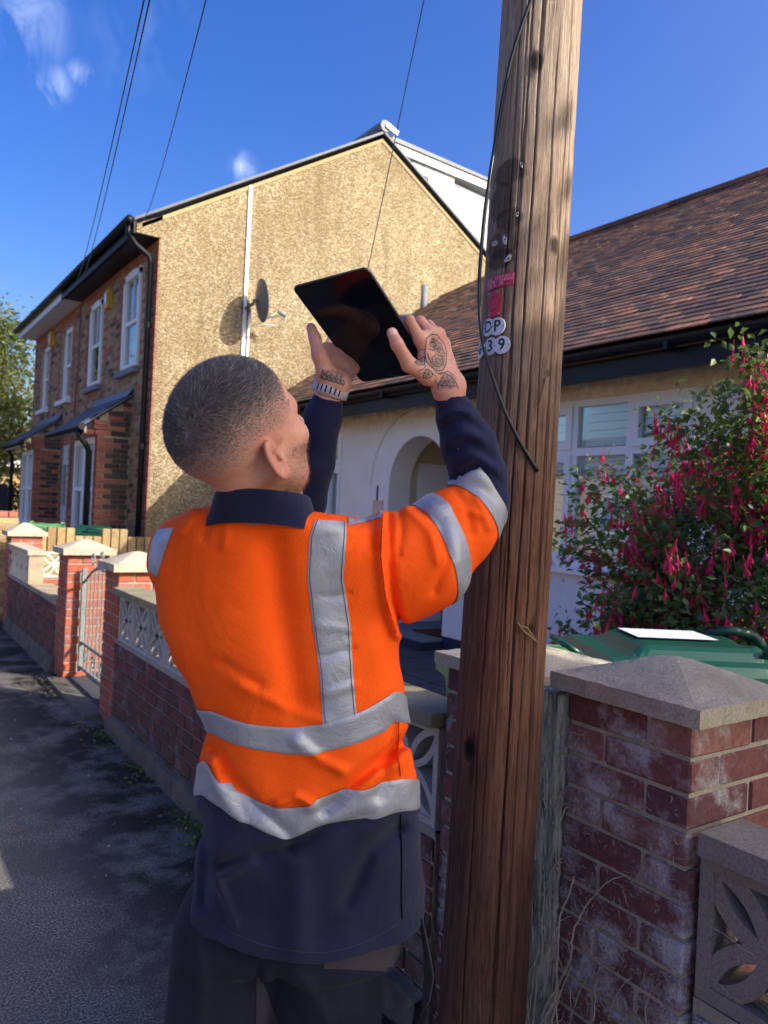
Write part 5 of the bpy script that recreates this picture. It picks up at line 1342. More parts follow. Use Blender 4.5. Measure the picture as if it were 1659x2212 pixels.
# left hand (palm side seen)
Lw = [p_(706, 822, 1.462), p_(733, 830, 1.462)]
L_mcp = [p_(708, 752, 1.500), p_(732, 757, 1.512), p_(752, 775, 1.520), p_(762, 797, 1.520)]
L_f = [[(L_mcp[0], .010), (p_(724, 722, 1.524), .0095), (p_(748, 712, 1.528), .008), (p_(768, 712, 1.528), .007)],
       [(L_mcp[1], .0103), (p_(752, 734, 1.535), .0095), (p_(778, 728, 1.54), .008), (p_(800, 728, 1.535), .007)],
       [(L_mcp[2], .0098), (p_(774, 756, 1.54), .009), (p_(798, 752, 1.545), .0078), (p_(818, 752, 1.54), .007)],
       [(L_mcp[3], .009), (p_(784, 782, 1.54), .0082), (p_(804, 780, 1.545), .007), (p_(820, 780, 1.54), .0064)]]
L_th = [(p_(704, 806, 1.448), .0165), (p_(690, 768, 1.438), .0140), (p_(680, 730, 1.440), .0108), (p_(672, 708, 1.446), .0092)]
def hand(P, w, mcp, fs, th, el, back):
    d = smin(cone(P, w[0], w[1], .0195, .0195), cone(P, (w[0] + w[1]) / 2, (w[0] + w[1]) / 2 + (el - (w[0] + w[1]) / 2) * .45, .0235, .031), .015)
    pm = None
    for i, m_ in enumerate(mcp):
        t = i / 3; s = w[0] * (1 - t) + w[1] * t; e = cone(P, s, m_, .0155, .0115); pm = e if pm is None else smin(pm, e, .012)
    for a, b in zip(mcp[:-1], mcp[1:]): pm = smin(pm, cone(P, a, b, .0105, .0105), .01)
    d = smin(d, pm, .015)
    for f_ in fs: d = smin(d, chain(P, f_, .004), .0045)
    t = chain(P, th, .006); web = cone(P, th[0][0], (mcp[0] + th[0][0]) / 2, .0155, .011)
    return smin(smin(d, t, .007), web, .012)
def body_sdf(P):
    d = cone(P, NB, Hd(-.02, 0, -.055), .052, .050)
    d = smin(d, head_sdf(P), .022)
    n2 = cone(P, Hd(.03, 0, -.085), L_(606, 1140, 1.385), .045, .056); d = smin(d, n2, .025)
    T = ell(P, L_(610, 1400, 1.45), (.14, .085, .22)); d = smin(d, T, .03)
    d = smin(d, ell(P, L_(660, 1850, 1.50), (.16, .105, .2)), .05)
    for (s, e_, w) in ((SH_R, EL_R, WR_R), (SH_L, EL_L, WR_L)):
        d = smin(d, chain(P, [(s, .036), (e_, .030), (w, .022)], .02), .02)
    for sx in (-1, 1):
        hp = np.array([-.155 + sx * .09, 1.50, .86]); kn = np.array([-.155 + sx * .11, 1.50, .47]); an = np.array([-.155 + sx * .12, 1.54, .09])
        d = smin(d, chain(P, [(hp, .075), (kn, .05), (an, .036)], .02), .03)
    d = np.minimum(d, 1e9)
    m_ = P[..., 2] > 1.45
    dh = hand(P, Rw, R_mcp, R_f, R_th, EL_R, 1); dl = hand(P, Lw, L_mcp, L_f, L_th, EL_L, -1)
    d = smin(d, dh, .01); d = smin(d, dl, .01); return d
fine = .0024
xs = np.concatenate([np.arange(-.46, -.37, .008), np.arange(-.37, .17, fine), np.arange(.17, .26, .006)])
ys = np.concatenate([np.arange(.98, 1.30, fine), np.arange(1.30, 1.57, fine), np.arange(1.57, 1.68, .008)])
zs = np.concatenate([np.arange(0.02, 1.46, .012), np.arange(1.46, 1.96, fine)])
BV, BF = nets(body_sdf, xs, ys, zs)
# skin
sk = Mat('skin', .55, .35); sk.b.inputs['Subsurface Weight'].default_value = .12; sk.b.inputs['Subsurface Radius'].default_value = (.9, .3, .15); sk.b.inputs['Subsurface Scale'].default_value = .012
at = sk.n('ShaderNodeAttribute', attribute_name='hairmask').outputs['Fac']; ar_ = sk.n('ShaderNodeAttribute', attribute_name='redness').outputs['Fac']
c = sk.mix(sk.rng(sk.noise(28, 5), .35, .7, 0, .6), srgb(216, 164, 146), srgb(198, 136, 120))
c = sk.mix(sk.rng(sk.noise(170, 3), .4, .7, 0, .25), c, srgb(160, 96, 80))
c = sk.mix(ar_, c, srgb(168, 84, 66))
c = sk.mix(sk.n('ShaderNodeAttribute', attribute_name='inkwash').outputs['Fac'], c, srgb(70, 70, 76))
c = sk.mix(sk.math('MULTIPLY', at, sk.rng(sk.noise(420, 3, .8), .25, .6, .72, 1)), c, srgb(86, 81, 84))
sk.color(c); sk.bump(sk.noise(160, 4, .6), .25, .0015); MAT['skin'] = sk.m
body = bpy.data.objects.new('body', np_mesh('body', l2w(BV), BF, [MAT['skin']])); link(body, man)
q = (BV - HC) @ HB.T / HS
def sst(a, b, x): t = np.clip((x - a) / (b - a), 0, 1); return t * t * (3 - 2 * t)
near = np.linalg.norm(BV - HC, axis=1) < .2
lvl = q[:, 2] - .30 * q[:, 0] + .055           # height over the faded hairline
front = 1 - sst(.048, .066, q[:, 0] - .35 * np.maximum(q[:, 2], 0) + .25 * np.abs(q[:, 1]) * (q[:, 2] > .03))
ear_z = np.hypot(q[:, 0] + .014, (q[:, 2] + .036) * .9) < .038
earm = ((np.abs(q[:, 1]) > .070) & ear_z & (q[:, 2] < .012))
hm = sst(.02, .17, lvl) * front * near; hm[earm] = 0
beard = sst(-.03, -.06, q[:, 2]) * sst(.0, .03, q[:, 0]) * near * (q[:, 2] > -.13) * .28
for nm, a in (('hairmask', np.maximum(hm, beard)), ('redness', (sst(.02, -.03, lvl) * sst(.02, -.04, q[:, 0]) * near * .5 + earm * .35) + ((~near) & (BV[:, 2] > 1.6)) * .1)):
    t_ = body.data.attributes.new(nm, 'FLOAT', 'POINT'); t_.data.foreach_set('value', a.astype(np.float32))
px_, py_ = lproj(BV); wash = np.zeros(len(BV))
for (x_, y_, rx_, ry_, s_) in ((1325, 700, 62, 70, .5), (1340, 845, 70, 62, .55), (1190, 838, 34, 20, .6), (1250, 935, 36, 36, .5), (1425, 1000, 80, 66, .5), (460, 950, 105, 52, .55), (1385, 780, 26, 60, .35)):
    X_, Y_ = (900 + x_ / 2.552) * .6636, (850 + y_ / 2.552) * .6636; k_ = .6636 / 2.552
    d_ = np.hypot((px_ - X_) / (rx_ * k_), (py_ - Y_) / (ry_ * k_)); wash = np.maximum(wash, s_ * sst(1.15, .7, d_) * (.55 + .45 * np.sin(px_ * .42 + np.sin(py_ * .3) * 2) * np.sin(py_ * .38 + np.sin(px_ * .25))))
wash = np.minimum(.62, 1.7 * wash); wash *= (BV[:, 2] > 1.62) & (BV[:, 1] > 1.30)
t_ = body.data.attributes.new('inkwash', 'FLOAT', 'POINT'); t_.data.foreach_set('value', wash.astype(np.float32))
# hair strands
me = body.data; VN = np.zeros((len(BV), 3), np.float32); me.vertices.foreach_get('normal', VN.ravel()); VN = VN.reshape(-1, 3)
VNl = np.stack([VN @ rt, VN @ fw, VN[:, 2]], 1)
cand = np.where(hm > .12)[0]; wgt = (.25 + hm[cand]); pk = RNG.choice(cand, 85000, p=wgt / wgt.sum())
P0 = BV[pk] + RNG.normal(0, .0011, (len(pk), 3)); Nl = VNl[pk]; hmv = hm[pk]
whorl = Hd(-.088, .012, .062); T = unitv(P0 - whorl) * .55 + hh * .35 + .35 * np.stack([np.sin(P0[:, 1] * 70 + P0[:, 2] * 40), np.sin(P0[:, 2] * 60), np.sin(P0[:, 0] * 65 + 2)], 1); T -= (T * Nl).sum(1)[:, None] * Nl; T = unitv(T)
sw = np.cross(Nl, T); dirv = unitv(T * .9 + sw * .35 + Nl * (.42 + RNG.uniform(-.1, .25, (len(pk), 1))) + RNG.normal(0, .34, (len(pk), 3)))
lenv = (.0012 + .0066 * hmv ** 1.8) * RNG.uniform(.7, 1.35, len(pk)); wv = unitv(np.cross(dirv, RNG.normal(size=(len(pk), 3)))) * .00028
tipv = P0 + dirv * lenv[:, None] + T * (lenv * .25)[:, None]
HV = np.stack([P0 - wv, P0 + wv, tipv], 1).reshape(-1, 3); HF = np.arange(len(HV)).reshape(-1, 3)
hmt = Mat('cropped_hair', .5, .4); r = hmt.rnd()
hmt.color(hmt.ramp(r, [(.0, srgb(44, 43, 49)), (.5, srgb(78, 76, 84)), (.8, srgb(116, 115, 123)), (.93, srgb(140, 136, 140)), (1, srgb(176, 172, 176))]))
o = bpy.data.objects.new('hair', np_mesh('hair', l2w(HV), HF, [hmt.m], None, False)); link(o, man); o['kind'] = 'stuff'; tag(o, 'short greying cropped hair')
cb = np.where(beard > .1)[0]; pk = RNG.choice(cb, 5000); Nl = VNl[pk]; P0 = BV[pk] + RNG.normal(0, .0012, (5000, 3)); dv = unitv(Nl * .5 - ht * .6 + RNG.normal(0, .3, (5000, 3)))
wv = unitv(np.cross(dv, RNG.normal(size=(5000, 3)))) * .0002; HV = np.stack([P0 - wv, P0 + wv, P0 + dv * .005], 1).reshape(-1, 3)
bm_ = simple('ginger_stubble', srgb(134, 92, 66), .6, .3, var=.4, scale=200); o = bpy.data.objects.new('beard_stubble', np_mesh('beard', l2w(HV), np.arange(len(HV)).reshape(-1, 3), [bm_], None, False)); link(o, man); o['kind'] = 'stuff'

# shirt
rows = [(1092, 465, 672, 1.325, .068), (1108, 418, 735, 1.345, .088), (1135, 375, 800, 1.365, .106), (1175, 348, 846, 1.388, .122), (1235, 338, 858, 1.405, .130), (1300, 345, 862, 1.415, .132),
        (1380, 362, 864, 1.415, .130), (1450, 396, 870, 1.412, .124), (1520, 430, 880, 1.412, .120), (1575, 452, 885, 1.415, .118), (1625, 443, 893, 1.42, .121), (1700, 428, 902, 1.43, .126),
        (1800, 430, 906, 1.44, .132), (1900, 424, 917, 1.45, .136), (2000, 414, 922, 1.455, .14), (2120, 410, 920, 1.46, .14)]
zt = []; al = []; arr = []; cd = []; rd_ = []
for (y, l, r, D, rd0) in rows:
    a, b = L_(l, y, D), L_(r, y, D); zt.append((a[2] + b[2]) / 2); al.append(a[0]); arr.append(b[0]); cd.append(D); rd_.append(rd0)
zt = np.array(zt)[::-1]; al = np.array(al)[::-1]; arr = np.array(arr)[::-1]; cd = np.array(cd)[::-1]; rd_ = np.array(rd_)[::-1]
def torso(P, infl=0.0):
    z = P[..., 2] + (P[..., 0] + .16) * -.0; l = np.interp(z, zt, al); r = np.interp(z, zt, arr); c0 = np.interp(z, zt, cd); rD = np.interp(z, zt, rd_)
    rx = (r - l) / 2 + infl; x = (P[..., 0] - (l + r) / 2) / rx; y = (P[..., 1] - c0) / (rD + infl); e = 2.5
    k = (np.abs(x) ** e + np.abs(y) ** e) ** (1 / e); return smax((k - 1) * np.minimum(rx, rD) * .92, P[..., 2] - L_(560, 1096, 1.34)[2], .02)
CREASE = [  # traced folds: points, width px, amplitude m (+ proud, - sunk)
    ([(826, 1112), (822, 1200), (832, 1290), (858, 1372)], 9, .007), ([(840, 1118), (842, 1210), (850, 1300), (866, 1360)], 9, -.006),
    ([(906, 1098), (948, 1130), (968, 1200), (938, 1275)], 10, -.005), ([(880, 1100), (930, 1150), (946, 1215)], 9, .004), ([(770, 1110), (800, 1135), (812, 1190)], 9, -.004), ([(860, 1100), (868, 1140), (860, 1200)], 8, -.0035),
    ([(985, 1062), (1010, 1100), (1018, 1150)], 9, -.004), ([(1030, 1075), (1050, 1110), (1056, 1140)], 8, .004), ([(930, 1100), (985, 1090), (1040, 1115)], 8, .0035),
    ([(890, 1590), (800, 1660), (700, 1745)], 13, -.011), ([(860, 1650), (800, 1688), (740, 1716)], 14, .004), ([(850, 1560), (838, 1640), (815, 1720)], 12, -.004), 
    ([(462, 1620), (500, 1680), (560, 1745), (625, 1800)], 14, -.005), ([(462, 1640), (475, 1700), (520, 1780)], 14, .005), ([(640, 1600), (690, 1640), (740, 1665)], 12, .006), ([(600, 1735), (640, 1720), (672, 1738)], 10, .007),
    ([(625, 1835), (560, 1850), (480, 1872)], 14, -.007), ([(630, 1830), (700, 1790), (790, 1760)], 13, -.006), ([(860, 1790), (800, 1840), (748, 1950)], 16, -.006), ([(540, 1860), (470, 1900)], 14, .007), ([(640, 1870), (650, 1950), (640, 2040)], 30, .006),
    ([(470, 1905), (510, 2000)], 9, .006), ([(440, 1760), (450, 1850), (440, 1950)], 14, -.004),
    ([(700, 1420), (765, 1400)], 5, -.0025), ([(690, 1350), (762, 1362)], 5, .002), ([(700, 1500), (770, 1478)], 6, .003), ([(690, 1290), (758, 1282)], 5, -.002),
    ([(455, 1120), (440, 1160)], 9, -.004), ([(490, 1125), (485, 1180)], 8, .003), ([(420, 1105), (392, 1150)], 8, .004),
    ([(480, 1150), (510, 1330), (560, 1500)], 60, .006), ([(590, 1180), (610, 1350), (640, 1520)], 30, -.007),
    ([(520, 1480), (620, 1530), (700, 1560)], 12, .003), ([(480, 1430), (560, 1480)], 12, -.003)]
CR2 = [([(965, 985), (1010, 955), (1060, 985)], 10, -.006), ([(958, 960), (1000, 935), (1045, 950)], 10, .005), ([(980, 1010), (1025, 985), (1075, 1015)], 10, .005), ([(985, 1030), (1030, 1005), (1085, 1045)], 8, -.006),
       ([(950, 905), (985, 885), (1015, 895)], 9, .004), ([(955, 925), (1000, 903), (1035, 925)], 7, -.004), ([(665, 975), (700, 990), (715, 1010)], 9, -.004), ([(660, 930), (690, 945), (722, 935)], 9, .004)]
def shirt_sdf(P):
    d = torso(P)
    slR = chain(P, [(L_(800, 1215, 1.405), .088), (L_(900, 1212, 1.43), .094), (L_(985, 1140, 1.475), .074), (L_(1040, 1095, 1.5), .052)], .03)
    d = smin(d, slR, .045)
    slL = chain(P, [(L_(408, 1192, 1.43), .068), (L_(520, 1150, 1.50), .066), (EL_L, .052)], .03); d = smin(d, slL, .035)
    fR = chain(P, [(L_(1042, 1082, 1.503), .051), (L_(1034, 1030, 1.50), .054), (L_(1012, 962, 1.485), .0525), (L_(988, 905, 1.465), .039), (L_(969, 858, 1.452), .0285)], .012); d = smin(d, fR, .012)
    fL = chain(P, [(EL_L, .050), (L_(672, 1000, 1.51), .045), (L_(696, 905, 1.485), .036), (L_(709, 864, 1.475), .030)], .012); d = smin(d, fL, .012)
    x, y = lproj(P); bk = P[..., 1] < 1.50
    dsp = np.zeros(d.shape)
    for pts, w, a in CREASE + CR2:
        dsp += 1.8 * a * np.exp(-(seg(x, y, pts) / w) ** 2)
    dsp += .0022 * np.sin(x * .045 + y * .02) * np.sin(y * .035 - x * .012)
    d = d - dsp * sst(1.50, 1.40, P[..., 1])
    # cut: cuffs, hem, neck
    for w_, e_ in ((L_(966, 850, 1.45), L_(1000, 950, 1.48)), (L_(710, 858, 1.475), L_(694, 925, 1.485))):
        n = (w_ - e_) / np.linalg.norm(w_ - e_); rad_ = np.linalg.norm(P - w_, axis=-1); d = np.where(rad_ < .09, smax(d, (P - w_) @ n, .004), d)
    xh = P[..., 0]; zh = np.interp(xh, [L_(400, 1985, 1.45)[0], L_(470, 2020, 1.35)[0], L_(570, 2065, 1.33)[0], L_(700, 2084, 1.32)[0], L_(800, 2050, 1.33)[0], L_(905, 1985, 1.42)[0]],
                              [L_(400, 1975, 1.45)[2], L_(470, 2030, 1.35)[2], L_(570, 2066, 1.33)[2], L_(700, 2084, 1.32)[2], L_(800, 2060, 1.33)[2], L_(905, 1990, 1.42)[2]])
    d = smax(d, zh - P[..., 2], .006)
    d = smax(d, -torso(P, -.006) - 0 * d, .001) if False else d
    return d
gs = .0052
xs = np.arange(-.46, .27, gs); ys = np.arange(1.20, 1.64, gs); zs = np.arange(.66, 1.78, gs)
SV, SF = nets(shirt_sdf, xs, ys, zs)
def cloth(name, c, rough, weave=900, wa=.25, fold=.5, var=.12, sheen=.2):
    m = Mat(name, rough, .25); c = tuple(c[:3]); n = m.noise(9, 4)
    m.color(m.ramp(n, [(.3, tuple(x * (1 - var) for x in c)), (.7, tuple(min(1, x * (1 + var)) for x in c))]))
    m.b.inputs['Sheen Weight'].default_value = sheen
    g_ = m.n('ShaderNodeNewGeometry').outputs['Position']; mp_ = m.n('ShaderNodeMapping', {0: g_, 2: (0, .35, .5)}).outputs[0]
    w1 = m.n('ShaderNodeTexWave', {'Vector': mp_, 'Scale': weave / 6, 'Distortion': .6, 'Detail': 1}).outputs[1]
    m.bump(m.noise(7, 3, .5, (1, 1, .7), 1.0), fold * .8, .022); m.bump(m.noise(22, 5, .6), fold, .006); m.bump(w1, wa, .0012); return m.m
MAT['orange'] = cloth('hi_vis_orange_knit', (1.0, .105, .004), .85, 700, .3, .5, .06, .0)
MAT['navy'] = cloth('navy_knit', srgb(22, 27, 62), .9, 700, .3, .35, .25, .12)
MAT['navy_hem'] = cloth('faded_navy_knit', srgb(27, 31, 58), .9, 700, .35, .5, .3, .1)
tp_ = Mat('silver_reflective_tape', .42, .5, .25); n = tp_.noise(18, 6, .6)
tp_.color(tp_.ramp(n, [(.3, (.27, .29, .35)), (.7, (.38, .40, .48))])); tp_.bump(tp_.noise(26, 6, .65, dist=1.2), .5, .006); tp_.bump(tp_.noise(500, 2), .2, .0005); MAT['tape'] = tp_.m
MAT['tape_edge'] = simple('grey_stitching', srgb(120, 116, 124), .8, .2)
MAT['ink_'] = simple('black_seam', (.004, .004, .006), .9, .1); MAT['seam_o'] = simple('deep_orange_seam', (.55, .03, .002), .9, .1)
# which cloth each face is cut from
FC = SV[SF].mean(1); fx, fy = lproj(FC)
bvh = BVHTree.FromPolygons([Vector(v) for v in SV.tolist()], SF.tolist())
ax_R = L_(1085, 1062, 1.5) - L_(915, 1205, 1.43); ax_R /= np.linalg.norm(ax_R)
tR = (FC - L_(1030, 1088, 1.49)) @ ax_R
mi = np.zeros(len(SF), int)
zfr = L_(640, 1730, 1.5)[2]; FB = {}
mi[(tR > 0) & (FC[:, 0] > .02)] = 1; mi[(fx > 925) & (fy < 1040)] = 1
tL = (FC - L_(560, 1135, 1.52)) @ ((EL_L - L_(408, 1192, 1.43)) / np.linalg.norm(EL_L - L_(408, 1192, 1.43)))
mi[(FC[:, 1] > 1.43) & (tL > -.02) & (FC[:, 2] > 1.38) & (FC[:, 0] < 0) & (FC[:, 2] > np.interp(FC[:, 0], [-.4, -.1], [1.4, 1.43]))] = 1
mi[(FC[:, 2] > 1.60)] = 1
TC = np.array([-.155, 1.43])
def zfun(lst, zf_):
    """height of a traced line as a smooth function of the angle round the torso"""
    tt = []
    for (x, y) in lst:
        d = ray(x, y); h = bvh.ray_cast(Vector((0, 0, CAMH)), Vector((d @ rt, d @ fw, d[2])).normalized(), 3)
        if h[0] is not None: tt.append((math.atan2(h[0].x - TC[0], -(h[0].y - TC[1])), h[0].z))
    tt.sort(); a = [(-PI, zf_), (-2.3, zf_)] + tt + [(2.3, zf_), (PI, zf_)]
    T = np.linspace(-PI, PI, 181); z = np.interp(T, [q[0] for q in a], [q[1] for q in a]); k = np.array([1, 2, 3, 4, 3, 2, 1]) / 16
    z = np.convolve(np.concatenate([z[-4:-1], z, z[1:4]]), k, 'valid'); return lambda t: np.interp(t, T, z)
fU2 = zfun([(446, 1640), (475, 1690), (510, 1712), (570, 1735), (640, 1745), (690, 1722), (760, 1698), (862, 1680)], zfr + .025)
fL2 = zfun([(440, 1715), (480, 1745), (520, 1775), (580, 1800), (625, 1815), (660, 1796), (700, 1778), (780, 1770), (862, 1750)], zfr - .025)
th_ = np.arctan2(FC[:, 0] - TC[0], -(FC[:, 1] - TC[1])); mi[(FC[:, 2] < (fU2(th_) + fL2(th_)) / 2)] = 2
shirt = bpy.data.objects.new('shirt', np_mesh('shirt', l2w(SV), SF, [MAT['orange'], MAT['navy'], MAT['navy_hem']], mi)); link(shirt, man)
CLAMP = [.086]
def ribbon(name, grid, mat, off=.0022, parent=man, tree=None, both=False):
    """grid[i][j] = (origin, direction) rays onto the cloth, giving a fitted strip"""
    last = .06; T_ = tree or bvh; n, m_ = len(grid), len(grid[0]); v = []; ok = []
    for i in range(n):
        for j in range(m_):
            o_, d_ = grid[i][j]; d_ = Vector(d_).normalized(); h = T_.ray_cast(Vector(o_), d_, 3.0)
            if both and (h[0] is None or h[3] > CLAMP[0]): ok.append(True); v.append(tuple(Vector(o_) + d_ * last)); continue
            if h[0] is None: ok.append(False); v.append((0, 0, 0)); continue
            last = h[3] * .97
            ok.append(True); nn = h[1] if h[1].dot(d_) < 0 else -h[1]; edge = j in (0, m_ - 1)
            v.append(tuple(h[0] + nn * (off if not edge else off * .5)))
    f = []
    for i in range(n - 1):
        for j in range(m_ - 1):
            a = i * m_ + j; q = (a, a + 1, a + m_ + 1, a + m_)
            if all(ok[t] for t in q) and max((Vector(v[q[0]]) - Vector(v[q[k]])).length for k in (1, 2, 3)) < .05: f.append(q)
    V = np.array(v)
    if not f: print('EMPTY', name); return None
    lab = list(range(len(v)))
    def find(a):
        while lab[a] != a: lab[a] = lab[lab[a]]; a = lab[a]
        return a
    for q in f:
        for k in q[1:]: lab[find(k)] = find(q[0])
    cnt = {}
    for q in f: cnt[find(q[0])] = cnt.get(find(q[0]), 0) + 1
    best = max(cnt, key=cnt.get); f = [q for q in f if find(q[0]) == best]
    used = sorted({k for q in f for k in q}); re_ = {k: i for i, k in enumerate(used)}; V = V[used]; f = [[re_[k] for k in q] for q in f]
    o = bpy.data.objects.new(name, np_mesh(name, l2w(V), f, [mat])); link(o, parent); return o
def screen_grid(A, B, n, m_):
    """rays through two traced edges of a strip, as (x,y) lists"""
    A, B = np.array(A, float), np.array(B, float)
    def rs(Q): t = np.concatenate([[0], np.cumsum(np.linalg.norm(np.diff(Q, axis=0), axis=1))]); T = np.linspace(0, t[-1], n); return np.stack([np.interp(T, t, Q[:, 0]), np.interp(T, t, Q[:, 1])], 1)
    A, B = rs(A), rs(B); g_ = []
    for i in range(n):
        row = []
        for j in range(m_):
            q = A[i] + (B[i] - A[i]) * j / (m_ - 1); d = ray(*q); row.append(((0, 0, CAMH), (d @ rt, d @ fw, d[2])))
        g_.append(row)
    return g_
def wrap_band(name, fu_, fl_, mat):
    N_ = 200; grid = []
    for i in range(N_ + 1):
        t = -PI + 2 * PI * i / N_; z1, z2 = fu_(t), fl_(t); row = []
        for j in range(13):
            z = z1 + (z2 - z1) * j / 12; dx, dy = math.sin(t), -math.cos(t); row.append(((TC[0] + dx * .6, TC[1] + dy * .6, z), (-dx, -dy, 0)))
        grid.append(row)
    return ribbon(name, grid, mat, .0044)
z1 = L_(640, 1560, 1.5)[2]
wrap_band('waist_band_tape', zfun([(458, 1534), (490, 1548), (560, 1566), (640, 1572), (700, 1563), (780, 1538), (850, 1490)], z1 + .02), zfun([(462, 1583), (500, 1604), (560, 1620), (630, 1629), (700, 1625), (780, 1602), (852, 1556)], z1 - .03), MAT['tape'])
wrap_band('hem_band_tape', fU2, fL2, MAT['tape'])
ribbon('back_brace_tape', screen_grid([(680, 1124), (668, 1160), (664, 1250), (676, 1350), (690, 1450), (698, 1570)], [(748, 1128), (748, 1160), (742, 1250), (757, 1350), (762, 1450), (771, 1558)], 70, 8), MAT['tape'])
MAT['stitch_n'] = simple('navy_stitching', srgb(62, 62, 76), .8, .2); MAT['stitch'] = simple('dark_stitching', srgb(96, 92, 100), .8, .2)
def line(name, pts, w, mat, off=.003):
    P_ = np.array(pts, float); T_ = np.gradient(P_, axis=0); T_ /= np.linalg.norm(T_, axis=1)[:, None]; N_ = np.stack([-T_[:, 1], T_[:, 0]], 1) * w / 2
    return ribbon(name, screen_grid((P_ - N_).tolist(), (P_ + N_).tolist(), 60, 3), mat, off)
for s_ in (5, -5):
    k_ = [(680, 1124), (668, 1160), (664, 1250), (676, 1350), (690, 1450), (698, 1565)] if s_ > 0 else [(748, 1128), (748, 1160), (742, 1250), (757, 1350), (762, 1450), (771, 1553)]
    line('stitching', [(x + s_, y) for x, y in k_], 1.6, MAT['stitch'], .0034)
line('side_seam', [(864, 1758), (867, 1850), (866, 1940), (868, 1985)], 3.0, MAT['ink_'])
line('side_seam', [(862, 1560), (858, 1620), (864, 1676)], 2.0, MAT['seam_o'])
line('shoulder_seam', [(826, 1112), (822, 1200), (832, 1290), (856, 1368)], 2.0, MAT['seam_o'], .0015)
line('hem_stitching', [(475, 1996), (510, 2018), (560, 2038), (600, 2048), (650, 2056), (700, 2058), (750, 2048), (790, 2034), (830, 2014), (860, 1994)], 1.5, MAT['stitch_n'], .0015)
# over the shoulder continuation and the left brace
ribbon('shoulder_brace_tape', screen_grid([(752, 1136), (790, 1128), (826, 1117)], [(752, 1112), (790, 1098), (828, 1090)], 14, 5), MAT['tape'])
CLAMP[0] = .086
def sleeve_band(name, cpt, axis, w, mat, clamp=.086, lim=.15):
    axis = np.array(axis) / np.linalg.norm(axis); u = np.cross(axis, [0, 0, 1]); u /= np.linalg.norm(u); v_ = np.cross(axis, u); grid = []; CLAMP[0] = clamp
    k = (np.abs((FC - cpt) @ axis) < w * 1.7) & (np.linalg.norm(FC - cpt, axis=1) < lim); tree = BVHTree.FromPolygons([Vector(v) for v in SV.tolist()], SF[k].tolist())
    for i in range(73):
        t = 2 * PI * i / 72; d = u * math.cos(t) + v_ * math.sin(t); row = []
        for j in range(7):
            c = cpt + axis * (j / 6 - .5) * w; row.append((tuple(c), tuple(d)))
        grid.append(row)
    return ribbon(name, grid, mat, -.0038, man, tree, True)
sleeve_band('upper_sleeve_tape', L_(955, 1200, 1.45), np.array([.86, .30, .35]), .044, MAT['tape'], .16, .19)
sleeve_band('elbow_sleeve_tape', L_(1034, 1092, 1.495), ax_R, .046, MAT['tape'], lim=.125)
ribbon('left_sleeve_tape', screen_grid([(340, 1146), (328, 1172), (322, 1200), (322, 1232)], [(376, 1140), (364, 1172), (352, 1206), (341, 1246)], 24, 7), MAT['tape'])
# collar: two-layer rib knit
def ringpts(c, ax_, rx, ry, n, tilt=0.0, lift=None):
    out = []
    for k in range(n):
        a = 2 * PI * k / n; x, y = rx * np.sign(math.sin(a)) * abs(math.sin(a)) ** .85, -ry * np.sign(math.cos(a)) * abs(math.cos(a)) ** .85; y += tilt * x; z = (lift(a) if lift else 0); out.append(c + np.array([x, y, z]))
    return out
cb0 = L_(556, 1131, 1.252); ct0 = L_(556, 1060, 1.205); n = 64; prof = []
for (t, ex, dz_, dy_) in ((0, .004, -.003, 0), (.25, .002, 0, 0), (.5, 0, 0, 0), (.75, -.001, 0, 0), (1.0, -.002, 0, 0), (1.04, -.006, .001, .0), (1.0, -.010, 0, 0), (.5, -.010, 0, 0), (.2, -.010, 0, 0)):
    c_ = cb0 * (1 - t) + ct0 * t + np.array([0, .075 + dy_, dz_]); rx = .0935 * (1 - t) + .0755 * t + ex; ry = .096 * (1 - t) + .088 * t + ex
    prof.append(ringpts(c_, None, rx, ry, n, tilt=.08 + .22 * t, lift=lambda a, t=t: .004 * math.cos(2 * a) * (1 - t) - .012 * (1 - math.cos(a)) * .5 + .010 * math.sin(a) * t * 0))
V = np.array(prof).reshape(-1, 3); f = []
for i in range(len(prof) - 1):
    for k in range(n): a = i * n + k; b = i * n + (k + 1) % n; f.append((a, b, b + n, a + n))
o = bpy.data.objects.new('collar', np_mesh('collar', l2w(V), f, [MAT['navy']])); link(o, man)

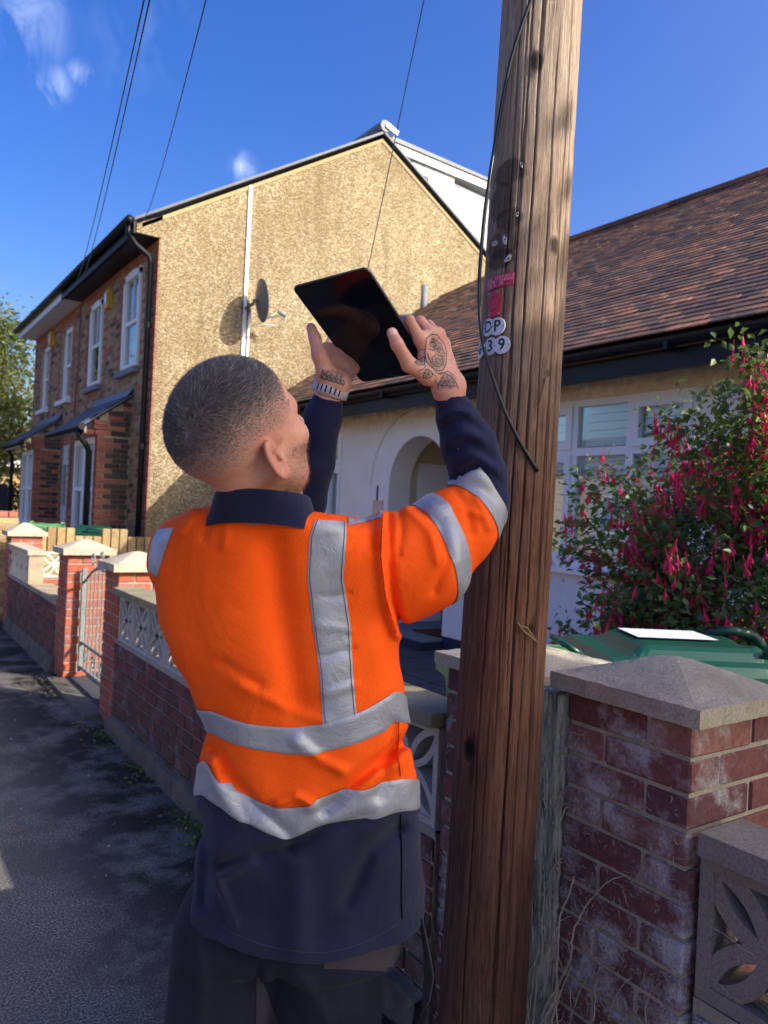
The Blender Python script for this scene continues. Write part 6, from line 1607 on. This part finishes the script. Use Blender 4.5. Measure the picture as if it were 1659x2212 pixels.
# trousers
HP = np.array([-.155, 1.50, 0])
def trouser_sdf(P):
    z = P[..., 2]
    l = np.interp(z, [.40, .55, .66, .76, .84], [L_(415, 2210, 1.46)[0], L_(412, 2150, 1.46)[0], L_(404, 2060, 1.46)[0], L_(408, 1960, 1.46)[0], L_(420, 1900, 1.46)[0] + .03])
    r = np.interp(z, [.40, .55, .66, .76, .84], [.09, .082, .078, .072, .05])
    c = (l + r) / 2; rx = (r - l) / 2; x = (P[..., 0] - c) / rx; y = (P[..., 1] - 1.465) / .125; k = (np.abs(x) ** 2.6 + np.abs(y) ** 2.6) ** (1 / 2.6); hip = (k - 1) * .11
    hip = smax(hip, .66 - z, .02); hip = smax(hip, z - .86, .01)
    d = hip
    for sx in (-1, 1):
        hp = np.array([-.163 + sx * .090, 1.465, .68]); kn = np.array([-.163 + sx * .115, 1.47, .42]); an = np.array([-.163 + sx * .125, 1.52, .07])
        d = smin(d, chain(P, [(hp, .108), (kn, .095), (an, .085)], .03), .02)
    d = smax(d, .06 - z, .005)
    x_, y_ = lproj(P); b_ = P[..., 1] < 1.47
    dsp = .0
    for pts, w, a in (([(560, 2080), (552, 2212)], 7, -.008), ([(640, 2090), (700, 2190), (720, 2260)], 16, .006), ([(600, 2110), (650, 2212)], 14, -.006), ([(420, 2020), (440, 2120), (430, 2212)], 12, .007), ([(900, 2040), (905, 2212)], 8, -.006)):
        dsp = dsp + a * np.exp(-(seg(x_, y_, pts) / w) ** 2)
    return d - dsp * b_
TV, TF = nets(trouser_sdf, np.arange(-.46, .16, .006), np.arange(1.28, 1.66, .006), np.arange(.03, .88, .007))
MAT['trouser'] = cloth('black_work_trousers', srgb(22, 26, 42), .85, 900, .25, .5, .35, .05); MAT['trouser_grey'] = cloth('grey_work_trousers', srgb(60, 57, 64), .88, 900, .25, .4, .15, .05)
tro = bpy.data.objects.new('trousers', np_mesh('trousers', l2w(TV), TF, [MAT['trouser']])); link(tro, man)
bvt = BVHTree.FromPolygons([Vector(v) for v in TV.tolist()], TF.tolist())
ribbon('yoke_panel', screen_grid([(700, 2040), (780, 2035), (868, 1990), (905, 1980)], [(700, 2092), (780, 2095), (872, 2100), (918, 2090)], 30, 10), MAT['trouser_grey'], .002, man, bvt)
ribbon('side_panel', screen_grid([(868, 2000), (872, 2100), (902, 2160), (905, 2300)], [(896, 1990), (902, 2100), (906, 2160), (909, 2300)], 30, 6), MAT['trouser_grey'], .003, man, bvt)
ribbon('seat_patch', screen_grid([(560, 2100), (590, 2180), (640, 2290)], [(553, 2100), (553, 2180), (553, 2290)], 20, 5), MAT['trouser_grey'], .002, man, bvt)
# loose side pocket standing open
pk_ = []; g = G()
c_a = [L_(912, 1985, 1.40), L_(928, 2060, 1.38), L_(936, 2110, 1.38), L_(928, 2160, 1.39), L_(918, 2178, 1.41)]
c_b = [L_(905, 1985, 1.47), L_(915, 2060, 1.47), L_(915, 2110, 1.47), L_(912, 2160, 1.46), L_(910, 2178, 1.44)]
vv = [tuple(l2w(p)) for p in c_a] + [tuple(l2w(p)) for p in c_b]
g.add(vv, [(i, i + 1, i + 6, i + 5) for i in range(4)]); g.add([tuple(np.array(p) + rt * .004) for p in vv], [(i + 5, i + 6, i + 1, i) for i in range(4)])
g.tube([l2w(p) for p in c_a], .0022, 6); o = g.build('open_pocket', MAT['trouser_grey'], man, True)
# boots
for sx in (-1, 1):
    bx0 = -.163 + sx * .125
    def boot(P): 
        d = cone(P, (bx0, 1.50, .045), (bx0 + sx * .02, 1.70, .035), .048, .042); d = smin(d, cone(P, (bx0, 1.52, .05), (bx0, 1.525, .13), .045, .045), .02); return smax(d, .0 - P[..., 2] + .004, .004)
    V_, F_ = nets(boot, np.arange(bx0 - .09, bx0 + .11, .009), np.arange(1.42, 1.78, .009), np.arange(-.02, .2, .009))
    o = bpy.data.objects.new('boot', np_mesh('boot', l2w(V_), F_, [MAT['blackplastic']])); link(o, man)
# watch strap on the left wrist
bvb = BVHTree.FromPolygons([Vector(v) for v in BV.tolist()], BF.tolist())
MAT['strap'] = simple('lilac_grey_strap', srgb(172, 170, 182), .6, .4, var=.04)
wc0 = L_(714, 842, 1.468); wax = (L_(722, 815, 1.465) - L_(706, 865, 1.472)); wax /= np.linalg.norm(wax)
u_ = np.cross(wax, [0, 1, 0]); u_ /= np.linalg.norm(u_); v_ = np.cross(wax, u_)
def band_pt(t, s, r): return wc0 + wax * s + (u_ * math.cos(t) * 1.08 + v_ * math.sin(t) * .92) * r
v = []; f = []; N_ = 56
for i in range(N_):
    t = 2 * PI * i / N_
    for (s, r) in ((-.0105, .0285), (.0105, .0285), (.0115, .0305), (.0105, .0325), (-.0105, .0325), (-.0115, .0305)): v.append(l2w(band_pt(t, s, r)))
for i in range(N_):
    for j in range(6): f.append((i * 6 + j, i * 6 + (j + 1) % 6, ((i + 1) % N_) * 6 + (j + 1) % 6, ((i + 1) % N_) * 6 + j))
strap = bpy.data.objects.new('watch_strap', mesh('watch_strap', v, f, MAT['strap'], True)); link(strap, man)
tcam = math.atan2(-v_[1], -u_[1] * 1) 
for k in range(6):
    t = tcam + (k - 2.6) * .26; g = G()
    P4 = [band_pt(t + a, s, .0328) for (a, s) in ((-.045, -.0065), (.045, -.0065), (.045, .0065), (-.045, .0065))]
    g.add([tuple(l2w(p)) for p in P4], [(0, 1, 2, 3)]); g.build('strap_slot', MAT['ink'], strap)
G().box(tuple(l2w(band_pt(tcam + PI, 0, .036))), (.018, .008, .02), Matrix.Rotation(-YAW, 3, 'Z')).build('watch_case', MAT['blackplastic'], man)
# tattoo lines lying on the skin of the right hand and left wrist
MAT['tattoo'] = simple('tattoo_ink', srgb(84, 84, 88), .6, .3, var=.2, scale=100)
g = G()
def c2(x, y): return ((900 + x / 2.552) * .6636, (850 + y / 2.552) * .6636)
def ink(pts, w=.0011, closed=False):
    w *= 1.5
    if closed: pts = pts + [pts[0]]
    Q = np.array([c2(*p) for p in pts]); t = np.concatenate([[0], np.cumsum(np.linalg.norm(np.diff(Q, axis=0), axis=1))]); n = max(3, int(t[-1] / 2.2)); T = np.linspace(0, t[-1], n)
    Q = np.stack([np.interp(T, t, Q[:, 0]), np.interp(T, t, Q[:, 1])], 1); R = []
    for q in Q:
        d = ray(*q); h = bvb.ray_cast(Vector((0, 0, CAMH)), Vector((d @ rt, d @ fw, d[2])).normalized(), 3)
        if h[0] is None: R.append(None); continue
        R.append((np.array(h[0]), np.array(h[1] if h[1].y < 0 else -h[1])))
    for a, b in zip(R[:-1], R[1:]):
        if a is None or b is None or np.linalg.norm(a[0] - b[0]) > .012: continue
        t_ = b[0] - a[0]; s = np.cross(t_, a[1]); s /= np.linalg.norm(s) + 1e-9; e = t_ / (np.linalg.norm(t_) + 1e-9) * w * .3
        g.add([tuple(l2w(x)) for x in (a[0] - e + s * w / 2 + a[1] * .0003, a[0] - e - s * w / 2 + a[1] * .0003, b[0] + e - s * w / 2 + b[1] * .0003, b[0] + e + s * w / 2 + b[1] * .0003)], [(0, 1, 2, 3)])
ink([(1245, 640), (1290, 608), (1335, 612), (1362, 650), (1400, 690), (1412, 760), (1408, 850), (1385, 905), (1335, 912), (1285, 880), (1245, 830), (1232, 760), (1240, 700)], .0014, True)
ink([(1270, 680), (1310, 672), (1330, 700), (1300, 720), (1275, 705)], .0016, True); ink([(1262, 730), (1300, 740), (1350, 720), (1385, 745)], .0013)
ink([(1290, 800), (1330, 775), (1375, 790), (1385, 840), (1350, 880), (1305, 860)], .0013, True); ink([(1318, 815), (1350, 810), (1362, 840), (1340, 858), (1322, 842), (1340, 830)], .0012)
ink([(1255, 770), (1275, 820), (1300, 880)], .0012); ink([(1370, 700), (1385, 740), (1380, 790)], .0012); ink([(1290, 640), (1320, 660), (1350, 690)], .0012); ink([(1330, 720), (1345, 760), (1370, 770)], .0011)
ink([(1232, 790), (1190, 815), (1145, 838), (1180, 865), (1230, 862)], .0014, True); ink([(1150, 838), (1228, 835)], .0011); ink([(1185, 818), (1195, 862)], .001); ink([(1205, 810), (1215, 860)], .001)
ink([(1200, 738), (1240, 735)], .0012); ink([(1178, 914), (1215, 900), (1240, 870)], .0012)
ink([(1240, 900), (1225, 935), (1218, 970), (1255, 975), (1295, 955), (1290, 925), (1265, 900)], .0014, True); ink([(1240, 960), (1275, 930)], .001); ink([(1230, 930), (1260, 945)], .001)
ink([(1350, 930), (1390, 925), (1430, 915), (1470, 945)], .0013); ink([(1395, 930), (1370, 980), (1345, 1030), (1340, 1065)], .0014); ink([(1400, 930), (1450, 960), (1490, 1010), (1510, 1055)], .0014)
ink([(1385, 960), (1395, 1000), (1375, 1055)], .001); ink([(1420, 950), (1430, 1000), (1455, 1050)], .001); ink([(1360, 1000), (1420, 1000), (1480, 1010)], .001); ink([(1355, 1030), (1430, 1035), (1495, 1040)], .001); ink([(1405, 985), (1365, 1040)], .001); ink([(1400, 1005), (1450, 1060)], .001); ink([(1440, 985), (1400, 1050)], .001)
ink([(1295, 930), (1330, 960), (1320, 1000), (1345, 1030)], .0011); ink([(1310, 905), (1345, 940), (1375, 935)], .0011)
g.build('tattoo', MAT['tattoo'], man); g = G()
for k in range(5): ink([(385 + k * 38, 905 + 14 * k), (370 + k * 40, 950 + 12 * k), (400 + k * 38, 985 + 10 * k)], .0016); ink([(372 + k * 40, 975 + 8 * k), (400 + k * 38, 930 + 14 * k), (420 + k * 36, 985 + 8 * k)], .0013)
ink([(360, 960), (420, 985), (500, 1010), (560, 1030)], .0013); ink([(385, 900), (395, 940), (430, 965)], .0018)
g.build('tattoo', MAT['tattoo'], man)
# thumb nails
MAT['nail'] = simple('finger_nail', srgb(226, 182, 168), .35, .5)
ribbon('thumb_nail', screen_grid([(842, 725), (840, 712), (844, 704)], [(857, 722), (855, 710), (851, 703)], 8, 6), MAT['nail'], .0006, man, bvb)
# ---------------------------------------------------------------- tablet
TA, TB, TD = L_(620, 632, 1.414), L_(781, 590, 1.310), L_(790, 819, 1.546)
e1 = TB - TA; e2 = TD - TA; W_ = .174; H_ = .25; e1 /= np.linalg.norm(e1); e2 -= e1 * (e2 @ e1); e2 /= np.linalg.norm(e2); nT = np.cross(e1, e2)
if nT[1] > 0: nT = -nT
cT = (TB + TD) / 2
tb = thing('tablet', tuple(l2w(cT)), 'black tablet computer held up in both hands', 'tablet')
def rrect(w, h, r, n=6):
    out = []
    for (sx, sy, a0) in ((1, 1, 0), (-1, 1, PI / 2), (-1, -1, PI), (1, -1, 1.5 * PI)):
        for k in range(n + 1): a = a0 + PI / 2 * k / n; out.append((sx * (w / 2 - r) + r * math.cos(a), sy * (h / 2 - r) + r * math.sin(a)))
    return out
def tloft(name, prof, mat, parent):
    v = []; f = []; n = len(rrect(1, 1, .1))
    for (w, h, r, dz_) in prof: v += [tuple(l2w(cT + e1 * a + e2 * b + nT * dz_)) for a, b in rrect(w, h, r)]
    for i in range(len(prof) - 1):
        for k in range(n): f.append((i * n + k, i * n + (k + 1) % n, (i + 1) * n + (k + 1) % n, (i + 1) * n + k))
    f += [tuple(range(n))[::-1], tuple((len(prof) - 1) * n + k for k in range(n))]
    o = bpy.data.objects.new(name, mesh(name, v, f, mat)); link(o, parent); return o
MAT['case'] = simple('dark_grey_aluminium', srgb(78, 78, 84), .35, .5, metal=.6, var=.05)
sc_ = Mat('black_screen_glass', .1, .3); sc_.color((.004, .005, .010, 1)); sc_.b.inputs['Coat Weight'].default_value = .3; MAT['screen_glass'] = sc_.m
tloft('case', [(W_ - .008, H_ - .008, .010, -.0075), (W_ - .002, H_ - .002, .012, -.006), (W_, H_, .0125, -.004), (W_, H_, .0125, -.0012), (W_ - .0015, H_ - .0015, .012, -.0004)], MAT['case'], tb)
tloft('screen', [(W_ - .003, H_ - .003, .011, -.0006), (W_ - .003, H_ - .003, .011, .0002)], MAT['screen_glass'], tb)
v = [];
for k in range(24):
    a = 2 * PI * k / 24
    for r in (.0062, .0068): v.append(tuple(l2w(cT + e1 * (W_ * .36 * 0 + r * math.cos(a)) + e2 * (H_ / 2 - .0105 + r * math.sin(a)) + nT * .0003)))
MATb = simple('button_ring', (.05, .05, .06), .3, .5)
# home button sits on the short side nearest the right hand
o = bpy.data.objects.new('home_button', mesh('home_button', v, [(2 * k, 2 * k + 1, (2 * k + 3) % 48, (2 * k + 2) % 48) for k in range(24)], MATb)); link(o, tb)
